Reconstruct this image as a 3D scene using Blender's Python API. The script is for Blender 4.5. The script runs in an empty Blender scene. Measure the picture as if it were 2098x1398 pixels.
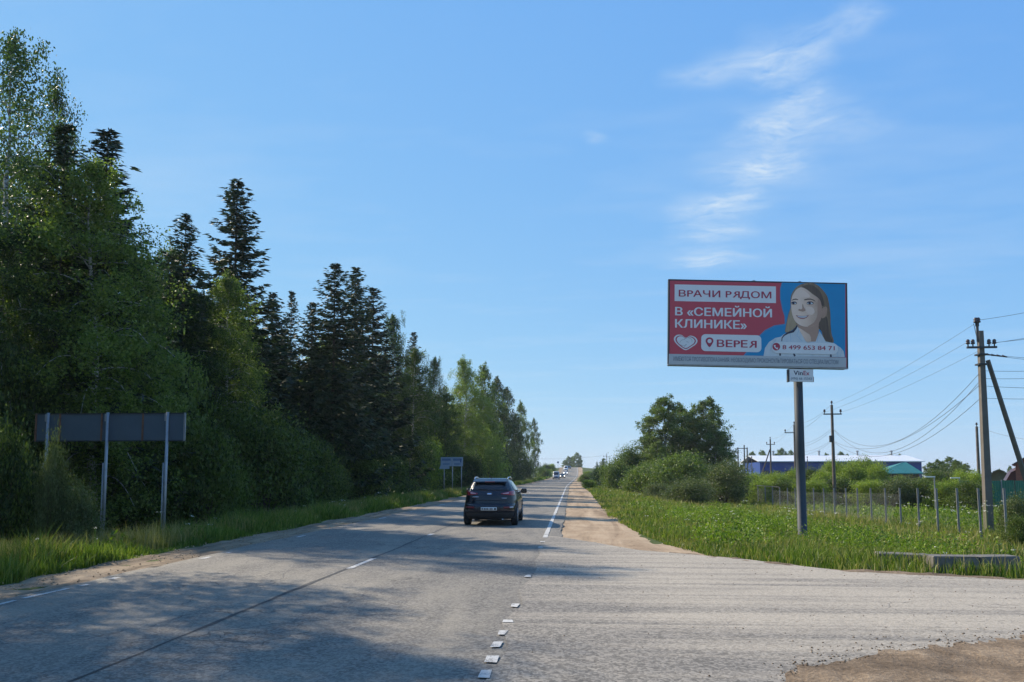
import bpy, bmesh, math, random
import numpy as np
from mathutils import Vector, Matrix
from mathutils.geometry import tessellate_polygon

# ------------------------------------------------------------------ camera
F_PX, CX, YPP, HORIZON, VPX = 1576.0, 1049.0, 851.0, 975.0, 1170.0
CAM = np.array([0.0, 0.0, 1.72])
PITCH = math.atan((HORIZON - YPP) / F_PX)
YAW = math.atan((VPX - CX) / F_PX * math.cos(PITCH))
sc = bpy.context.scene
cd = bpy.data.cameras.new("camera"); cam = bpy.data.objects.new("camera", cd)
sc.collection.objects.link(cam); sc.camera = cam
try:
    sc.cycles.max_bounces = 4; sc.cycles.diffuse_bounces = 2; sc.cycles.glossy_bounces = 2; sc.cycles.transmission_bounces = 2; sc.cycles.volume_bounces = 0; sc.cycles.transparent_max_bounces = 4
except Exception: pass
cd.sensor_width = 36.0; cd.lens = 36.0 * F_PX / 2098.0
cd.shift_y = (YPP - 699.0) / 2098.0
cd.clip_start = 0.1; cd.clip_end = 9000
cam.location = CAM; cam.rotation_euler = (math.pi / 2 + PITCH, 0, YAW)
_R = np.array([math.cos(YAW), math.sin(YAW), 0])
_F = np.array([-math.sin(YAW) * math.cos(PITCH), math.cos(YAW) * math.cos(PITCH), math.sin(PITCH)])
_U = np.cross(_R, _F)
def ray(px, py):
    d = _F + _R * (px - CX) / F_PX + _U * (YPP - py) / F_PX
    return d
def atY(px, py, Y):
    d = ray(px, py); return CAM + d * (Y / d[1])
def atX(px, py, X):
    d = ray(px, py); return CAM + d * (X / d[0])
def gnd(px, py, z=0.0):
    d = ray(px, py); return CAM + d * ((z - CAM[2]) / d[2])

# ------------------------------------------------------------------ light
SUN_EL = math.radians(36.0)
SH = np.array([0.848, -0.53]); SH /= np.linalg.norm(SH)       # direction the shadows fall
to_sun = Vector((-SH[0] * math.cos(SUN_EL), -SH[1] * math.cos(SUN_EL), math.sin(SUN_EL)))
ld = bpy.data.lights.new("sun", 'SUN'); ld.energy = 5.0; ld.angle = math.radians(0.53); ld.color = (1.0, 0.88, 0.70)
sun = bpy.data.objects.new("sun", ld); sc.collection.objects.link(sun)
sun.rotation_euler = to_sun.to_track_quat('Z', 'Y').to_euler()
sc.view_settings.view_transform = 'Standard'; sc.view_settings.look = 'None'
EXPO = 0.47
sc.view_settings.exposure = EXPO; sc.view_settings.gamma = 1.0
sc.view_settings.use_curve_mapping = False
w = bpy.data.worlds.new("World"); sc.world = w; w.use_nodes = True
nt = w.node_tree; nt.nodes.clear()
def N(t, **k):
    n = nt.nodes.new(t)
    for a, b in k.items(): setattr(n, a, b)
    return n
def math_n(op, a, b=None, c=None, clamp=False):
    n = N('ShaderNodeMath', operation=op, use_clamp=clamp)
    for i, v in enumerate((a, b, c)):
        if v is None: continue
        if isinstance(v, (int, float)): n.inputs[i].default_value = v
        else: nt.links.new(v, n.inputs[i])
    return n.outputs[0]
sky = N('ShaderNodeTexSky', sky_type='NISHITA'); sky.sun_disc = False
sky.sun_elevation = SUN_EL; sky.sun_rotation = math.atan2(to_sun.x, to_sun.y)
sky.altitude = 150; sky.air_density = 1.0; sky.dust_density = 0.0; sky.ozone_density = 3.0
# thin cirrus on a high plane above the ground: p = d.xy / d.z
tc = N('ShaderNodeTexCoord'); sep = N('ShaderNodeSeparateXYZ'); nt.links.new(tc.outputs['Generated'], sep.inputs[0])
zc = math_n('MAXIMUM', sep.outputs['Z'], 0.03)
comb = N('ShaderNodeCombineXYZ')
nt.links.new(math_n('DIVIDE', sep.outputs['X'], zc), comb.inputs[0]); nt.links.new(math_n('DIVIDE', sep.outputs['Y'], zc), comb.inputs[1])
def wnoise(vec, scale, detail, rough, stretch=(1, 1, 1), rot=0.0, dist=0.0):
    mp = N('ShaderNodeMapping'); mp.inputs['Scale'].default_value = stretch; mp.inputs['Rotation'].default_value = (0, 0, rot)
    nt.links.new(vec, mp.inputs[0])
    n = N('ShaderNodeTexNoise'); n.inputs['Scale'].default_value = scale; n.inputs['Detail'].default_value = detail
    n.inputs['Roughness'].default_value = rough; n.inputs['Distortion'].default_value = dist
    nt.links.new(mp.outputs[0], n.inputs['Vector']); return n
dn = wnoise(comb.outputs[0], 3.0, 2, 0.6)
sub = N('ShaderNodeVectorMath', operation='SUBTRACT'); nt.links.new(dn.outputs['Color'], sub.inputs[0]); sub.inputs[1].default_value = (.5, .5, .5)
scl = N('ShaderNodeVectorMath', operation='SCALE'); nt.links.new(sub.outputs[0], scl.inputs[0]); scl.inputs['Scale'].default_value = 0.30
add = N('ShaderNodeVectorMath', operation='ADD'); nt.links.new(comb.outputs[0], add.inputs[0]); nt.links.new(scl.outputs[0], add.inputs[1])
def plane(px, py):
    d = ray(px, py); return np.array([d[0] / d[2], d[1] / d[2]])
acc = None
for px, py, r, a in [(1445, 530, 60, .8), (1455, 475, 55, .8), (1485, 425, 66, .95), (1550, 345, 82, 1.0), (1600, 260, 85, .95), (1625, 205, 60, .85), (1500, 130, 62, .7), (1600, 118, 78, .95), (1720, 60, 60, .6), (1740, 265, 60, .4), (1225, 278, 22, .45)]:
    p = plane(px, py); q = plane(px + r, py); rad = float(np.linalg.norm(q - p)) * 2.1
    dv = N('ShaderNodeVectorMath', operation='DISTANCE'); nt.links.new(add.outputs[0], dv.inputs[0]); dv.inputs[1].default_value = (p[0], p[1], 0)
    mr = N('ShaderNodeMapRange', interpolation_type='SMOOTHSTEP'); nt.links.new(dv.outputs['Value'], mr.inputs['Value'])
    mr.inputs['From Min'].default_value = rad; mr.inputs['From Max'].default_value = 0.0
    mr.inputs['To Min'].default_value = 0.0; mr.inputs['To Max'].default_value = a
    acc = mr.outputs[0] if acc is None else math_n('MAXIMUM', acc, mr.outputs[0])
st = wnoise(add.outputs[0], 5.0, 5, 0.68, (1.6, 2.6, 1), math.radians(-25))
stm = N('ShaderNodeMapRange'); nt.links.new(st.outputs['Fac'], stm.inputs['Value']); stm.inputs['From Min'].default_value = .26; stm.inputs['From Max'].default_value = .66
plume = math_n('MULTIPLY', acc, stm.outputs[0])
veil = wnoise(comb.outputs[0], 0.55, 4, 0.62, (1, 2.0, 1), math.radians(35))
vm = N('ShaderNodeMapRange'); nt.links.new(veil.outputs['Fac'], vm.inputs['Value']); vm.inputs['From Min'].default_value = .48; vm.inputs['From Max'].default_value = .85; vm.inputs['To Max'].default_value = .28
cov = math_n('ADD', math_n('MULTIPLY', plume, 0.78), vm.outputs[0], clamp=True)
# film response of the clear sky (same for the whole dome): each channel is a power of the sky radiance
sepc = N('ShaderNodeSeparateColor'); nt.links.new(sky.outputs[0], sepc.inputs[0]); cmb = N('ShaderNodeCombineColor')
K = 1.0 / (0.10 * 2 ** EXPO)
for i, (A_, p_) in enumerate(((1.17, .605), (1.16, .39), (1.04, .09))):
    nt.links.new(math_n('MULTIPLY', math_n('POWER', math_n('MULTIPLY', sepc.outputs[i], .04), p_), A_ * K), cmb.inputs[i])
mixc = N('ShaderNodeMix', data_type='RGBA'); nt.links.new(cov, mixc.inputs['Factor'])
nt.links.new(cmb.outputs[0], mixc.inputs['A']); mixc.inputs['B'].default_value = (.72 * K, .84 * K, .95 * K, 1)
bg = N('ShaderNodeBackground'); nt.links.new(mixc.outputs['Result'], bg.inputs['Color']); bg.inputs['Strength'].default_value = 0.10
out = N('ShaderNodeOutputWorld'); nt.links.new(bg.outputs[0], out.inputs[0])

# ------------------------------------------------------------------ helpers
COL = sc.collection
def link(o, parent=None):
    COL.objects.link(o)
    if parent is not None: o.parent = parent
    return o
def tag(o, label, cat=None, group=None, kind=None):
    o["label"] = label
    if cat: o["category"] = cat
    if group: o["group"] = group
    if kind: o["kind"] = kind
    return o
def thing(name, label, cat, loc=(0, 0, 0), rotz=0.0, group=None):
    o = bpy.data.objects.new(name, None); link(o); o.location = loc; o.rotation_euler = (0, 0, rotz)
    o.empty_display_size = 0.2
    return tag(o, label, cat, group)
def np_mesh(name, V, Fc, mat=None, smooth=False):
    V = np.asarray(V, dtype=np.float32); Fc = np.asarray(Fc, dtype=np.int32); k = Fc.shape[1]
    me = bpy.data.meshes.new(name)
    me.vertices.add(len(V)); me.vertices.foreach_set('co', V.ravel())
    me.loops.add(Fc.size); me.loops.foreach_set('vertex_index', Fc.ravel())
    me.polygons.add(len(Fc)); me.polygons.foreach_set('loop_start', np.arange(0, Fc.size, k, dtype=np.int32))
    if smooth: me.polygons.foreach_set('use_smooth', np.ones(len(Fc), dtype=bool))
    me.update(calc_edges=True); me.validate()
    if mat: me.materials.append(mat)
    return me
def ob(name, me, parent=None, mat=None):
    o = bpy.data.objects.new(name, me)
    if mat and not me.materials: me.materials.append(mat)
    return link(o, parent)
class MB:
    """collects simple shapes, builds one mesh object"""
    def __init__(s): s.bm = bmesh.new()
    def box(s, c, size, rot=None, bevel=0.0):
        m = Matrix.Translation(c) @ (rot.to_4x4() if rot is not None else Matrix.Identity(4)) @ Matrix.Diagonal((*size, 1))
        r = bmesh.ops.create_cube(s.bm, size=1.0, matrix=m)
        if bevel:
            es = list({e for v in r['verts'] for e in v.link_edges})
            bmesh.ops.bevel(s.bm, geom=es, offset=bevel, segments=2, affect='EDGES', profile=.6)
        return s
    def tube(s, pts, rad, sides=8, caps=True):
        pts = [Vector(p) for p in pts]; n = len(pts)
        if not hasattr(rad, '__len__'): rad = [rad] * n
        rings = []
        ref = Vector((0, 0, 1)) if abs((pts[-1] - pts[0]).normalized().z) < .9 else Vector((1, 0, 0))
        for i, p in enumerate(pts):
            t = (pts[min(i + 1, n - 1)] - pts[max(i - 1, 0)]).normalized()
            a = t.cross(ref).normalized(); b = t.cross(a)
            rings.append([s.bm.verts.new(p + (a * math.cos(2 * math.pi * k / sides) + b * math.sin(2 * math.pi * k / sides)) * rad[i]) for k in range(sides)])
        for i in range(n - 1):
            for k in range(sides):
                s.bm.faces.new((rings[i][k], rings[i][(k + 1) % sides], rings[i + 1][(k + 1) % sides], rings[i + 1][k]))
        if caps:
            s.bm.faces.new(rings[0][::-1]); s.bm.faces.new(rings[-1])
        return s
    def lathe(s, prof, c=(0, 0, 0), axis='Z', sides=16):
        rings = []
        for r, h in prof:
            ring = []
            for k in range(sides):
                a = 2 * math.pi * k / sides
                v = (r * math.cos(a), r * math.sin(a), h)
                if axis == 'X': v = (h, v[0], v[1])
                elif axis == 'Y': v = (v[0], h, v[1])
                ring.append(s.bm.verts.new(Vector(v) + Vector(c)))
            rings.append(ring)
        for i in range(len(rings) - 1):
            for k in range(sides):
                s.bm.faces.new((rings[i][k], rings[i][(k + 1) % sides], rings[i + 1][(k + 1) % sides], rings[i + 1][k]))
        s.bm.faces.new(rings[0][::-1]); s.bm.faces.new(rings[-1]); return s
    def poly(s, pts, face=True):
        s.bm.faces.new([s.bm.verts.new(p) for p in pts]); return s
    def prism(s, a, b):
        A = [s.bm.verts.new(p) for p in a]; B = [s.bm.verts.new(p) for p in b]; n = len(A)
        s.bm.faces.new(A[::-1]); s.bm.faces.new(B)
        for i in range(n): s.bm.faces.new((A[i], A[(i + 1) % n], B[(i + 1) % n], B[i]))
        return s
    def build(s, name, mat, parent=None, smooth=False, loc=None):
        bmesh.ops.recalc_face_normals(s.bm, faces=s.bm.faces)
        me = bpy.data.meshes.new(name); s.bm.to_mesh(me); s.bm.free(); me.materials.append(mat)
        if smooth:
            for p in me.polygons: p.use_smooth = True
        o = ob(name, me, parent)
        if loc is not None: o.location = loc
        return o

# ------------------------------------------------------------------ materials
def new_mat(name):
    m = bpy.data.materials.new(name); m.use_nodes = True; t = m.node_tree; t.nodes.clear(); return m, t
def nd(t, ty, ins=None, **k):
    n = t.nodes.new(ty)
    for a, b in k.items(): setattr(n, a, b)
    for a, b in (ins or {}).items():
        if isinstance(b, bpy.types.NodeSocket): t.links.new(b, n.inputs[a])
        else: n.inputs[a].default_value = b
    return n
def ramp(t, fac, stops, interp='LINEAR'):
    n = t.nodes.new('ShaderNodeValToRGB'); n.color_ramp.interpolation = interp
    e = n.color_ramp.elements
    while len(e) < len(stops): e.new(0.5)
    for i, (p, c) in enumerate(stops): e[i].position = p; e[i].color = (*c, 1) if len(c) == 3 else c
    t.links.new(fac, n.inputs[0]); return n.outputs[0]
def rgbmix(t, fac, a, b, mode='MIX'):
    n = nd(t, 'ShaderNodeMix', data_type='RGBA', blend_type=mode)
    for key, v in (('Factor', fac), ('A', a), ('B', b)):
        if isinstance(v, bpy.types.NodeSocket): t.links.new(v, n.inputs[key])
        else: n.inputs[key].default_value = v if not (isinstance(v, tuple) and len(v) == 3) else (*v, 1)
    return n.outputs['Result']
def obj_coord(t, scale=(1, 1, 1), rot=(0, 0, 0)):
    g = nd(t, 'ShaderNodeTexCoord'); mp = nd(t, 'ShaderNodeMapping', {'Vector': g.outputs['Object'], 'Scale': scale, 'Rotation': rot}); return mp.outputs[0]
def noise(t, vec, scale, detail=4, rough=.55, dist=0.0):
    return nd(t, 'ShaderNodeTexNoise', {'Vector': vec, 'Scale': scale, 'Detail': detail, 'Roughness': rough, 'Distortion': dist}).outputs['Fac']
def simple(name, col, rough=.6, var=.15, scale=6.0, metal=0.0, bump=0.0, spec=.5, dirt=None, coat=0.0):
    m, t = new_mat(name); v = obj_coord(t)
    n1 = noise(t, v, scale, 6, .6)
    lo = tuple(c * (1 - var) for c in col); hi = tuple(min(1, c * (1 + var)) for c in col)
    c = ramp(t, n1, [(.3, lo), (.7, hi)])
    if dirt:
        n2 = noise(t, v, scale * .35, 8, .7)
        f = nd(t, 'ShaderNodeMapRange', {'Value': n2, 'From Min': .5, 'From Max': .75, 'To Max': dirt[1]}).outputs[0]
        c = rgbmix(t, f, c, dirt[0])
    b = nd(t, 'ShaderNodeBsdfPrincipled', {'Base Color': c, 'Roughness': rough, 'Metallic': metal, 'Specular IOR Level': spec, 'Coat Weight': coat})
    if bump:
        bn = nd(t, 'ShaderNodeBump', {'Height': noise(t, v, scale * 4, 5, .6), 'Strength': bump, 'Distance': .01}); t.links.new(bn.outputs[0], b.inputs['Normal'])
    o = nd(t, 'ShaderNodeOutputMaterial', {'Surface': b.outputs[0]}); return m
def leaf_mat(name, dark, mid, light, trans=.35, rough=.5, clump=0.8, tcol=None, objvar=.25):
    m, t = new_mat(name)
    g = nd(t, 'ShaderNodeNewGeometry'); oi = nd(t, 'ShaderNodeObjectInfo'); v = obj_coord(t)
    n1 = noise(t, v, clump, 3, .6)
    f = nd(t, 'ShaderNodeMath', {0: g.outputs['Random Per Island'], 1: .55}, operation='MULTIPLY').outputs[0]
    f2 = nd(t, 'ShaderNodeMath', {0: n1, 1: .9, 2: f}, operation='MULTIPLY_ADD').outputs[0]
    f3 = nd(t, 'ShaderNodeMath', {0: oi.outputs['Random'], 1: objvar, 2: f2}, operation='MULTIPLY_ADD').outputs[0]
    c = ramp(t, f3, [(.3, dark), (.72, mid), (1.12 if False else 1.0, light)])
    b = nd(t, 'ShaderNodeBsdfPrincipled', {'Base Color': c, 'Roughness': rough, 'Specular IOR Level': .35})
    tc_ = rgbmix(t, 1.0, c, tcol or (1.05, 1.25, .5), 'MULTIPLY')
    tr = nd(t, 'ShaderNodeBsdfTranslucent', {'Color': tc_})
    mx = nd(t, 'ShaderNodeMixShader', {0: trans, 1: b.outputs[0], 2: tr.outputs[0]})
    nd(t, 'ShaderNodeOutputMaterial', {'Surface': mx.outputs[0]}); return m

def asphalt(name, base, dust_col, dust_lo, dust_hi, streak_scale, streak_rot, crack=.5, speck=1.0, sandy=False):
    m, t = new_mat(name); v = obj_coord(t)
    agg = noise(t, v, 55 * speck, 3, .7); agg2 = nd(t, 'ShaderNodeTexVoronoi', {'Vector': v, 'Scale': 38 * speck}).outputs['Color']
    a2 = nd(t, 'ShaderNodeSeparateColor', {0: agg2}).outputs[0]
    s = nd(t, 'ShaderNodeMath', {0: agg, 1: a2}, operation='ADD').outputs[0]
    co = noise(t, v, 17 * speck, 4, .75); s = nd(t, 'ShaderNodeMath', {0: co, 1: 1.5, 2: s}, operation='MULTIPLY_ADD').outputs[0]
    s = nd(t, 'ShaderNodeMath', {0: s, 1: .5}, operation='MULTIPLY').outputs[0]
    lo = tuple(x * .55 for x in base); hi = tuple(x * 1.5 for x in base)
    c = ramp(t, s, [(.55, lo), (.87, base), (1.0, hi)])
    n = noise(t, v, .55, 6, .65); mm = ramp(t, n, [(.3, (.82, .82, .84)), (.7, (1.15, 1.13, 1.1))])
    c = rgbmix(t, 1.0, c, mm, 'MULTIPLY')
    sv = obj_coord(t, streak_scale, (0, 0, streak_rot))
    st_ = noise(t, sv, 1.0, 7, .62, 1.1); big = noise(t, v, .22, 4, .6)
    d = nd(t, 'ShaderNodeMath', {0: st_, 1: .8 if sandy else .65}, operation='MULTIPLY').outputs[0]
    d = nd(t, 'ShaderNodeMath', {0: big, 1: .2 if sandy else .35, 2: d}, operation='MULTIPLY_ADD').outputs[0]
    if sandy:                                              # sand is dragged out of the side road along its far half
        xyz = nd(t, 'ShaderNodeSeparateXYZ', {0: v})
        by = nd(t, 'ShaderNodeMapRange', {'Value': xyz.outputs['Y'], 'From Min': 6.5, 'From Max': 10.5, 'To Min': -.07, 'To Max': .04}, interpolation_type='SMOOTHSTEP').outputs[0]
        bx = nd(t, 'ShaderNodeMapRange', {'Value': xyz.outputs['X'], 'From Min': -.7, 'From Max': 2.2, 'To Min': -.12, 'To Max': .03}, interpolation_type='SMOOTHSTEP').outputs[0]
        d = nd(t, 'ShaderNodeMath', {0: d, 1: by}, operation='ADD').outputs[0]; d = nd(t, 'ShaderNodeMath', {0: d, 1: bx}, operation='ADD').outputs[0]
    f = nd(t, 'ShaderNodeMapRange', {'Value': d, 'From Min': dust_lo, 'From Max': dust_hi, 'To Max': .7 if sandy else .8}).outputs[0]
    grit = nd(t, 'ShaderNodeMapRange', {'Value': agg, 'From Min': .35, 'From Max': .6, 'To Min': .35, 'To Max': 1.0}).outputs[0]
    f = nd(t, 'ShaderNodeMath', {0: f, 1: grit}, operation='MULTIPLY').outputs[0]
    c = rgbmix(t, f, c, dust_col)
    dv = nd(t, 'ShaderNodeVectorMath', {0: v}, operation='ADD'); 
    nz = nd(t, 'ShaderNodeTexNoise', {'Vector': v, 'Scale': 2.2, 'Detail': 5.0})
    sc_ = nd(t, 'ShaderNodeVectorMath', {0: nz.outputs['Color'], 'Scale': .5}, operation='SCALE'); t.links.new(sc_.outputs[0], dv.inputs[1])
    vo = nd(t, 'ShaderNodeTexVoronoi', {'Vector': dv.outputs[0], 'Scale': .85}, feature='DISTANCE_TO_EDGE').outputs['Distance']
    vo2 = nd(t, 'ShaderNodeTexVoronoi', {'Vector': dv.outputs[0], 'Scale': 5.0}, feature='DISTANCE_TO_EDGE').outputs['Distance']
    k1 = nd(t, 'ShaderNodeMapRange', {'Value': vo, 'From Min': .012, 'From Max': .004}).outputs[0]
    k2 = nd(t, 'ShaderNodeMapRange', {'Value': vo2, 'From Min': .05, 'From Max': .015}).outputs[0]
    msk = nd(t, 'ShaderNodeMapRange', {'Value': noise(t, v, .3, 3, .6), 'From Min': .48, 'From Max': .62}).outputs[0]
    msk2 = nd(t, 'ShaderNodeMapRange', {'Value': noise(t, v, .45, 3, .6), 'From Min': .58, 'From Max': .66}).outputs[0]
    k = nd(t, 'ShaderNodeMath', {0: k1, 1: msk}, operation='MULTIPLY').outputs[0]
    k_ = nd(t, 'ShaderNodeMath', {0: k2, 1: msk2}, operation='MULTIPLY').outputs[0]
    k = nd(t, 'ShaderNodeMath', {0: k, 1: k_}, operation='MAXIMUM').outputs[0]
    k = nd(t, 'ShaderNodeMath', {0: k, 1: crack}, operation='MULTIPLY').outputs[0]
    c = rgbmix(t, k, c, (.03, .03, .03))
    b = nd(t, 'ShaderNodeBsdfPrincipled', {'Base Color': c, 'Roughness': .82, 'Specular IOR Level': .35})
    hh = nd(t, 'ShaderNodeMath', {0: s, 1: k}, operation='SUBTRACT').outputs[0]
    bn = nd(t, 'ShaderNodeBump', {'Height': hh, 'Strength': .7, 'Distance': .010}); t.links.new(bn.outputs[0], b.inputs['Normal'])
    nd(t, 'ShaderNodeOutputMaterial', {'Surface': b.outputs[0]}); return m
def soil(name, cols, scale=1.0, bump=.8, tracks=None):
    m, t = new_mat(name); v = obj_coord(t)
    n = noise(t, v, .9 * scale, 9, .68); n2 = noise(t, v, 14 * scale, 5, .7)
    s = nd(t, 'ShaderNodeMath', {0: n2, 1: .4}, operation='MULTIPLY').outputs[0]
    s = nd(t, 'ShaderNodeMath', {0: n, 1: .6, 2: s}, operation='MULTIPLY_ADD').outputs[0]
    if tracks:
        s2 = noise(t, obj_coord(t, tracks), 1.0, 6, .65, .8)
        s = nd(t, 'ShaderNodeMath', {0: s, 1: .55}, operation='MULTIPLY').outputs[0]
        s = nd(t, 'ShaderNodeMath', {0: s2, 1: .45, 2: s}, operation='MULTIPLY_ADD').outputs[0]
    c = ramp(t, s, [(.34, cols[0]), (.5, cols[1]), (.66, cols[2])])
    b = nd(t, 'ShaderNodeBsdfPrincipled', {'Base Color': c, 'Roughness': .95, 'Specular IOR Level': .2})
    bn = nd(t, 'ShaderNodeBump', {'Height': s, 'Strength': bump, 'Distance': .05}); t.links.new(bn.outputs[0], b.inputs['Normal'])
    nd(t, 'ShaderNodeOutputMaterial', {'Surface': b.outputs[0]}); return m
def paint_mat(name, col):
    m, t = new_mat(name); v = obj_coord(t)
    n = noise(t, v, 9, 6, .7); n2 = noise(t, v, 60, 3, .7)
    s = nd(t, 'ShaderNodeMath', {0: n, 1: n2}, operation='ADD').outputs[0]
    c = ramp(t, s, [(.84, (.19, .18, .165)), (.98, col), (1.0, col)])
    b = nd(t, 'ShaderNodeBsdfPrincipled', {'Base Color': c, 'Roughness': .7})
    nd(t, 'ShaderNodeOutputMaterial', {'Surface': b.outputs[0]}); return m

M = {}
M['ground'] = soil('ground', [(.035, .05, .014), (.06, .085, .02), (.10, .11, .04)], 1.0, .6)
M['asphalt'] = asphalt('asphalt', (.158, .145, .124), (.33, .29, .225), .45, .66, (.9, .12, 1), 0, .8)
M['apron'] = asphalt('apron', (.19, .172, .145), (.54, .465, .36), .40, .60, (.07, 1.5, 1), math.radians(-7), .35, .9, True)
M['dirt'] = soil('dirt', [(.12, .078, .046), (.35, .255, .165), (.52, .405, .28)], 1.0, .9, (1.6, .10, 1))
M['dirt_left'] = soil('dirt_left', [(.06, .045, .032), (.24, .18, .12), (.42, .33, .23)], 1.6, 1.0, (2.4, .16, 1))
M['dirt_corner'] = soil('dirt_corner', [(.055, .038, .025), (.20, .145, .095), (.40, .30, .20)], 1.8, 1.3)
M['paint'] = paint_mat('paint', (.52, .505, .47))
M['tar'] = simple('tar', (.035, .034, .033), .7, .3, 20)
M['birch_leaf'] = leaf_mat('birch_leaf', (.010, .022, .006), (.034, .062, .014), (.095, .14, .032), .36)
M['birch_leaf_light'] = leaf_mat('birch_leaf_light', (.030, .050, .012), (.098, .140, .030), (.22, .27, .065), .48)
M['spruce_needle'] = leaf_mat('spruce_needle', (.006, .013, .008), (.017, .031, .014), (.05, .072, .026), .12, .6)
M['bush_leaf'] = leaf_mat('bush_leaf', (.014, .027, .007), (.046, .074, .016), (.12, .16, .03), .34)
M['mid_leaf'] = leaf_mat('mid_leaf', (.04, .066, .017), (.10, .145, .034), (.18, .23, .058), .38)
M['olive_leaf'] = leaf_mat('olive_leaf', (.035, .052, .016), (.085, .108, .034), (.15, .175, .065), .30)
M['yellow_leaf'] = leaf_mat('yellow_leaf', (.055, .095, .012), (.165, .225, .028), (.30, .36, .055), .40)
M['weed_leaf'] = leaf_mat('weed_leaf', (.045, .085, .009), (.125, .195, .018), (.25, .33, .035), .40, clump=.4, objvar=.05)
M['grass'] = leaf_mat('grass', (.040, .075, .009), (.105, .165, .020), (.24, .27, .055), .38, clump=.4, objvar=.05)
M['grass_dry'] = leaf_mat('grass_dry', (.11, .12, .03), (.24, .22, .065), (.40, .33, .14), .38, clump=.5, objvar=.05)
M['flower'] = simple('flower', (.62, .62, .52), .8, .1, 20)
M['bark'] = simple('bark', (.085, .065, .05), .9, .4, 8, bump=.6)
def birch_bark():
    m, t = new_mat('birch_bark'); v = obj_coord(t, (1, 1, 3.5))
    n = noise(t, v, 3.0, 5, .7)
    c = ramp(t, n, [(.42, (.05, .045, .04)), (.5, (.42, .40, .37)), (.7, (.60, .58, .54))])
    b = nd(t, 'ShaderNodeBsdfPrincipled', {'Base Color': c, 'Roughness': .85}); nd(t, 'ShaderNodeOutputMaterial', {'Surface': b.outputs[0]}); return m
M['birch_bark'] = birch_bark()
M['galv'] = simple('galvanised', (.30, .31, .32), .5, .15, 5, .6, dirt=((.22, .17, .12), .4))
M['fence_steel'] = simple('fence_steel', (.20, .205, .21), .55, .15, 3, .3, dirt=((.12, .09, .07), .4))
M['post_grey'] = simple('post_grey', (.05, .06, .07), .6, .12, 1.6, .0, spec=.25, dirt=((.10, .09, .08), .4))
M['concrete'] = simple('concrete', (.15, .138, .122), .9, .22, 4, bump=.5, dirt=((.16, .15, .13), .6))
M['pole_concrete'] = simple('pole_concrete', (.135, .118, .10), .9, .15, 3, bump=.4, dirt=((.19, .17, .15), .6))
M['wood_pole'] = simple('wood_pole', (.13, .10, .08), .9, .3, 6, bump=.5)
M['dark_metal'] = simple('dark_metal', (.045, .045, .048), .5, .2, 6, .3)
M['ceramic'] = simple('insulator', (.06, .035, .03), .2, .1, 5)
M['wire'] = simple('wire', (.10, .10, .105), .5, .1, 2)
M['mesh_wire'] = simple('mesh_wire', (.33, .34, .35), .5, .1, 2, .5)
# ------------------------------------------------------------------ terrain
rng = np.random.default_rng(7); random.seed(7)
def smooth(a, b, x):
    t = np.clip((np.asarray(x, float) - a) / (b - a), 0, 1); return t * t * (3 - 2 * t)
HY = [(-100, 0), (60, 0), (110, .05), (160, .2), (220, .62), (290, 1.35), (330, 2.95), (380, 5.6), (410, 6.15), (450, 6.2), (700, 3.0), (1200, 1.0), (4000, 0)]
_hy = np.arange(-100, 4000, 2.0); _hz = np.interp(_hy, *zip(*HY))
_k = np.hanning(13); _k /= _k.sum(); _hz = np.convolve(np.pad(_hz, 6, mode='edge'), _k, 'valid')
def h(Y): return np.interp(Y, _hy, _hz)
def cshift(Y): return 3.85 * smooth(110, 400, Y) ** .8 + np.clip(np.asarray(Y) - 400, 0, None) * .01
YFAR = [(-.6, 22.2), (-.27, 21.7), (1.5, 18), (3.4, 16.1), (4.85, 14.4), (7.8, 13.2), (12, 12.4), (60, 9)]
YNEAR = [(-.6, -8), (1.3, -8), (1.6, 6.3), (2.0, 7), (2.4, 7.3), (3.2, 7.8), (4.7, 8.5), (8, 9.2), (12, 8.8), (60, 5)]
XGR = [(12, 9.5), (13.2, 8.6), (14.3, 5.6), (15, 4.7), (16.6, 3.6), (18.5, 2.9), (21.7, 2.4), (32, 1.8), (77, 2.2), (150, 1.8), (420, 1.5)]
def vnoise(X, Y, s, seed=0):
    X = np.asarray(X, float) / s + seed * 17.3; Y = np.asarray(Y, float) / s + seed * 5.1
    def hsh(i, j):
        v = np.sin(i * 127.1 + j * 311.7) * 43758.5453; return v - np.floor(v)
    i, j = np.floor(X), np.floor(Y); f, g = X - i, Y - j; f = f * f * (3 - 2 * f); g = g * g * (3 - 2 * g)
    return (hsh(i, j) * (1 - f) + hsh(i + 1, j) * f) * (1 - g) + (hsh(i, j + 1) * (1 - f) + hsh(i + 1, j + 1) * f) * g - .5
def ground_z(X, Y):
    X = np.asarray(X, float); Y = np.asarray(Y, float); s = X - cshift(Y)
    left = np.interp(s, [-200, -60, -30, -17, -14, -11.5, -9.6], [-.2, -.3, -.45, -.65, -.65, -.42, 0])
    right = np.interp(s, [2.2, 5, 9, 15, 30, 80], [0, -.34, -.58, -.72, -.9, -1.0])
    ye = np.interp(X, *zip(*YFAR)); fr = smooth(ye + .6, ye + 4.5, Y)
    z = h(Y) * np.where(s > 40, 1 - .75 * smooth(40, 140, s), 1.0) + np.where(s < 0, left, right * fr)
    rough = smooth(9.4, 11, -s) + smooth(2.4, 4.5, s) * fr
    z = z + rough * (vnoise(X, Y, 3.1) * .16 + vnoise(X, Y, 9, 2) * .25)
    inside = 1 - np.clip(smooth(9.2, 9.7, -s) + smooth(1.6, 2.2, s) * fr, 0, 1)
    return z - .05 * inside
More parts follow.
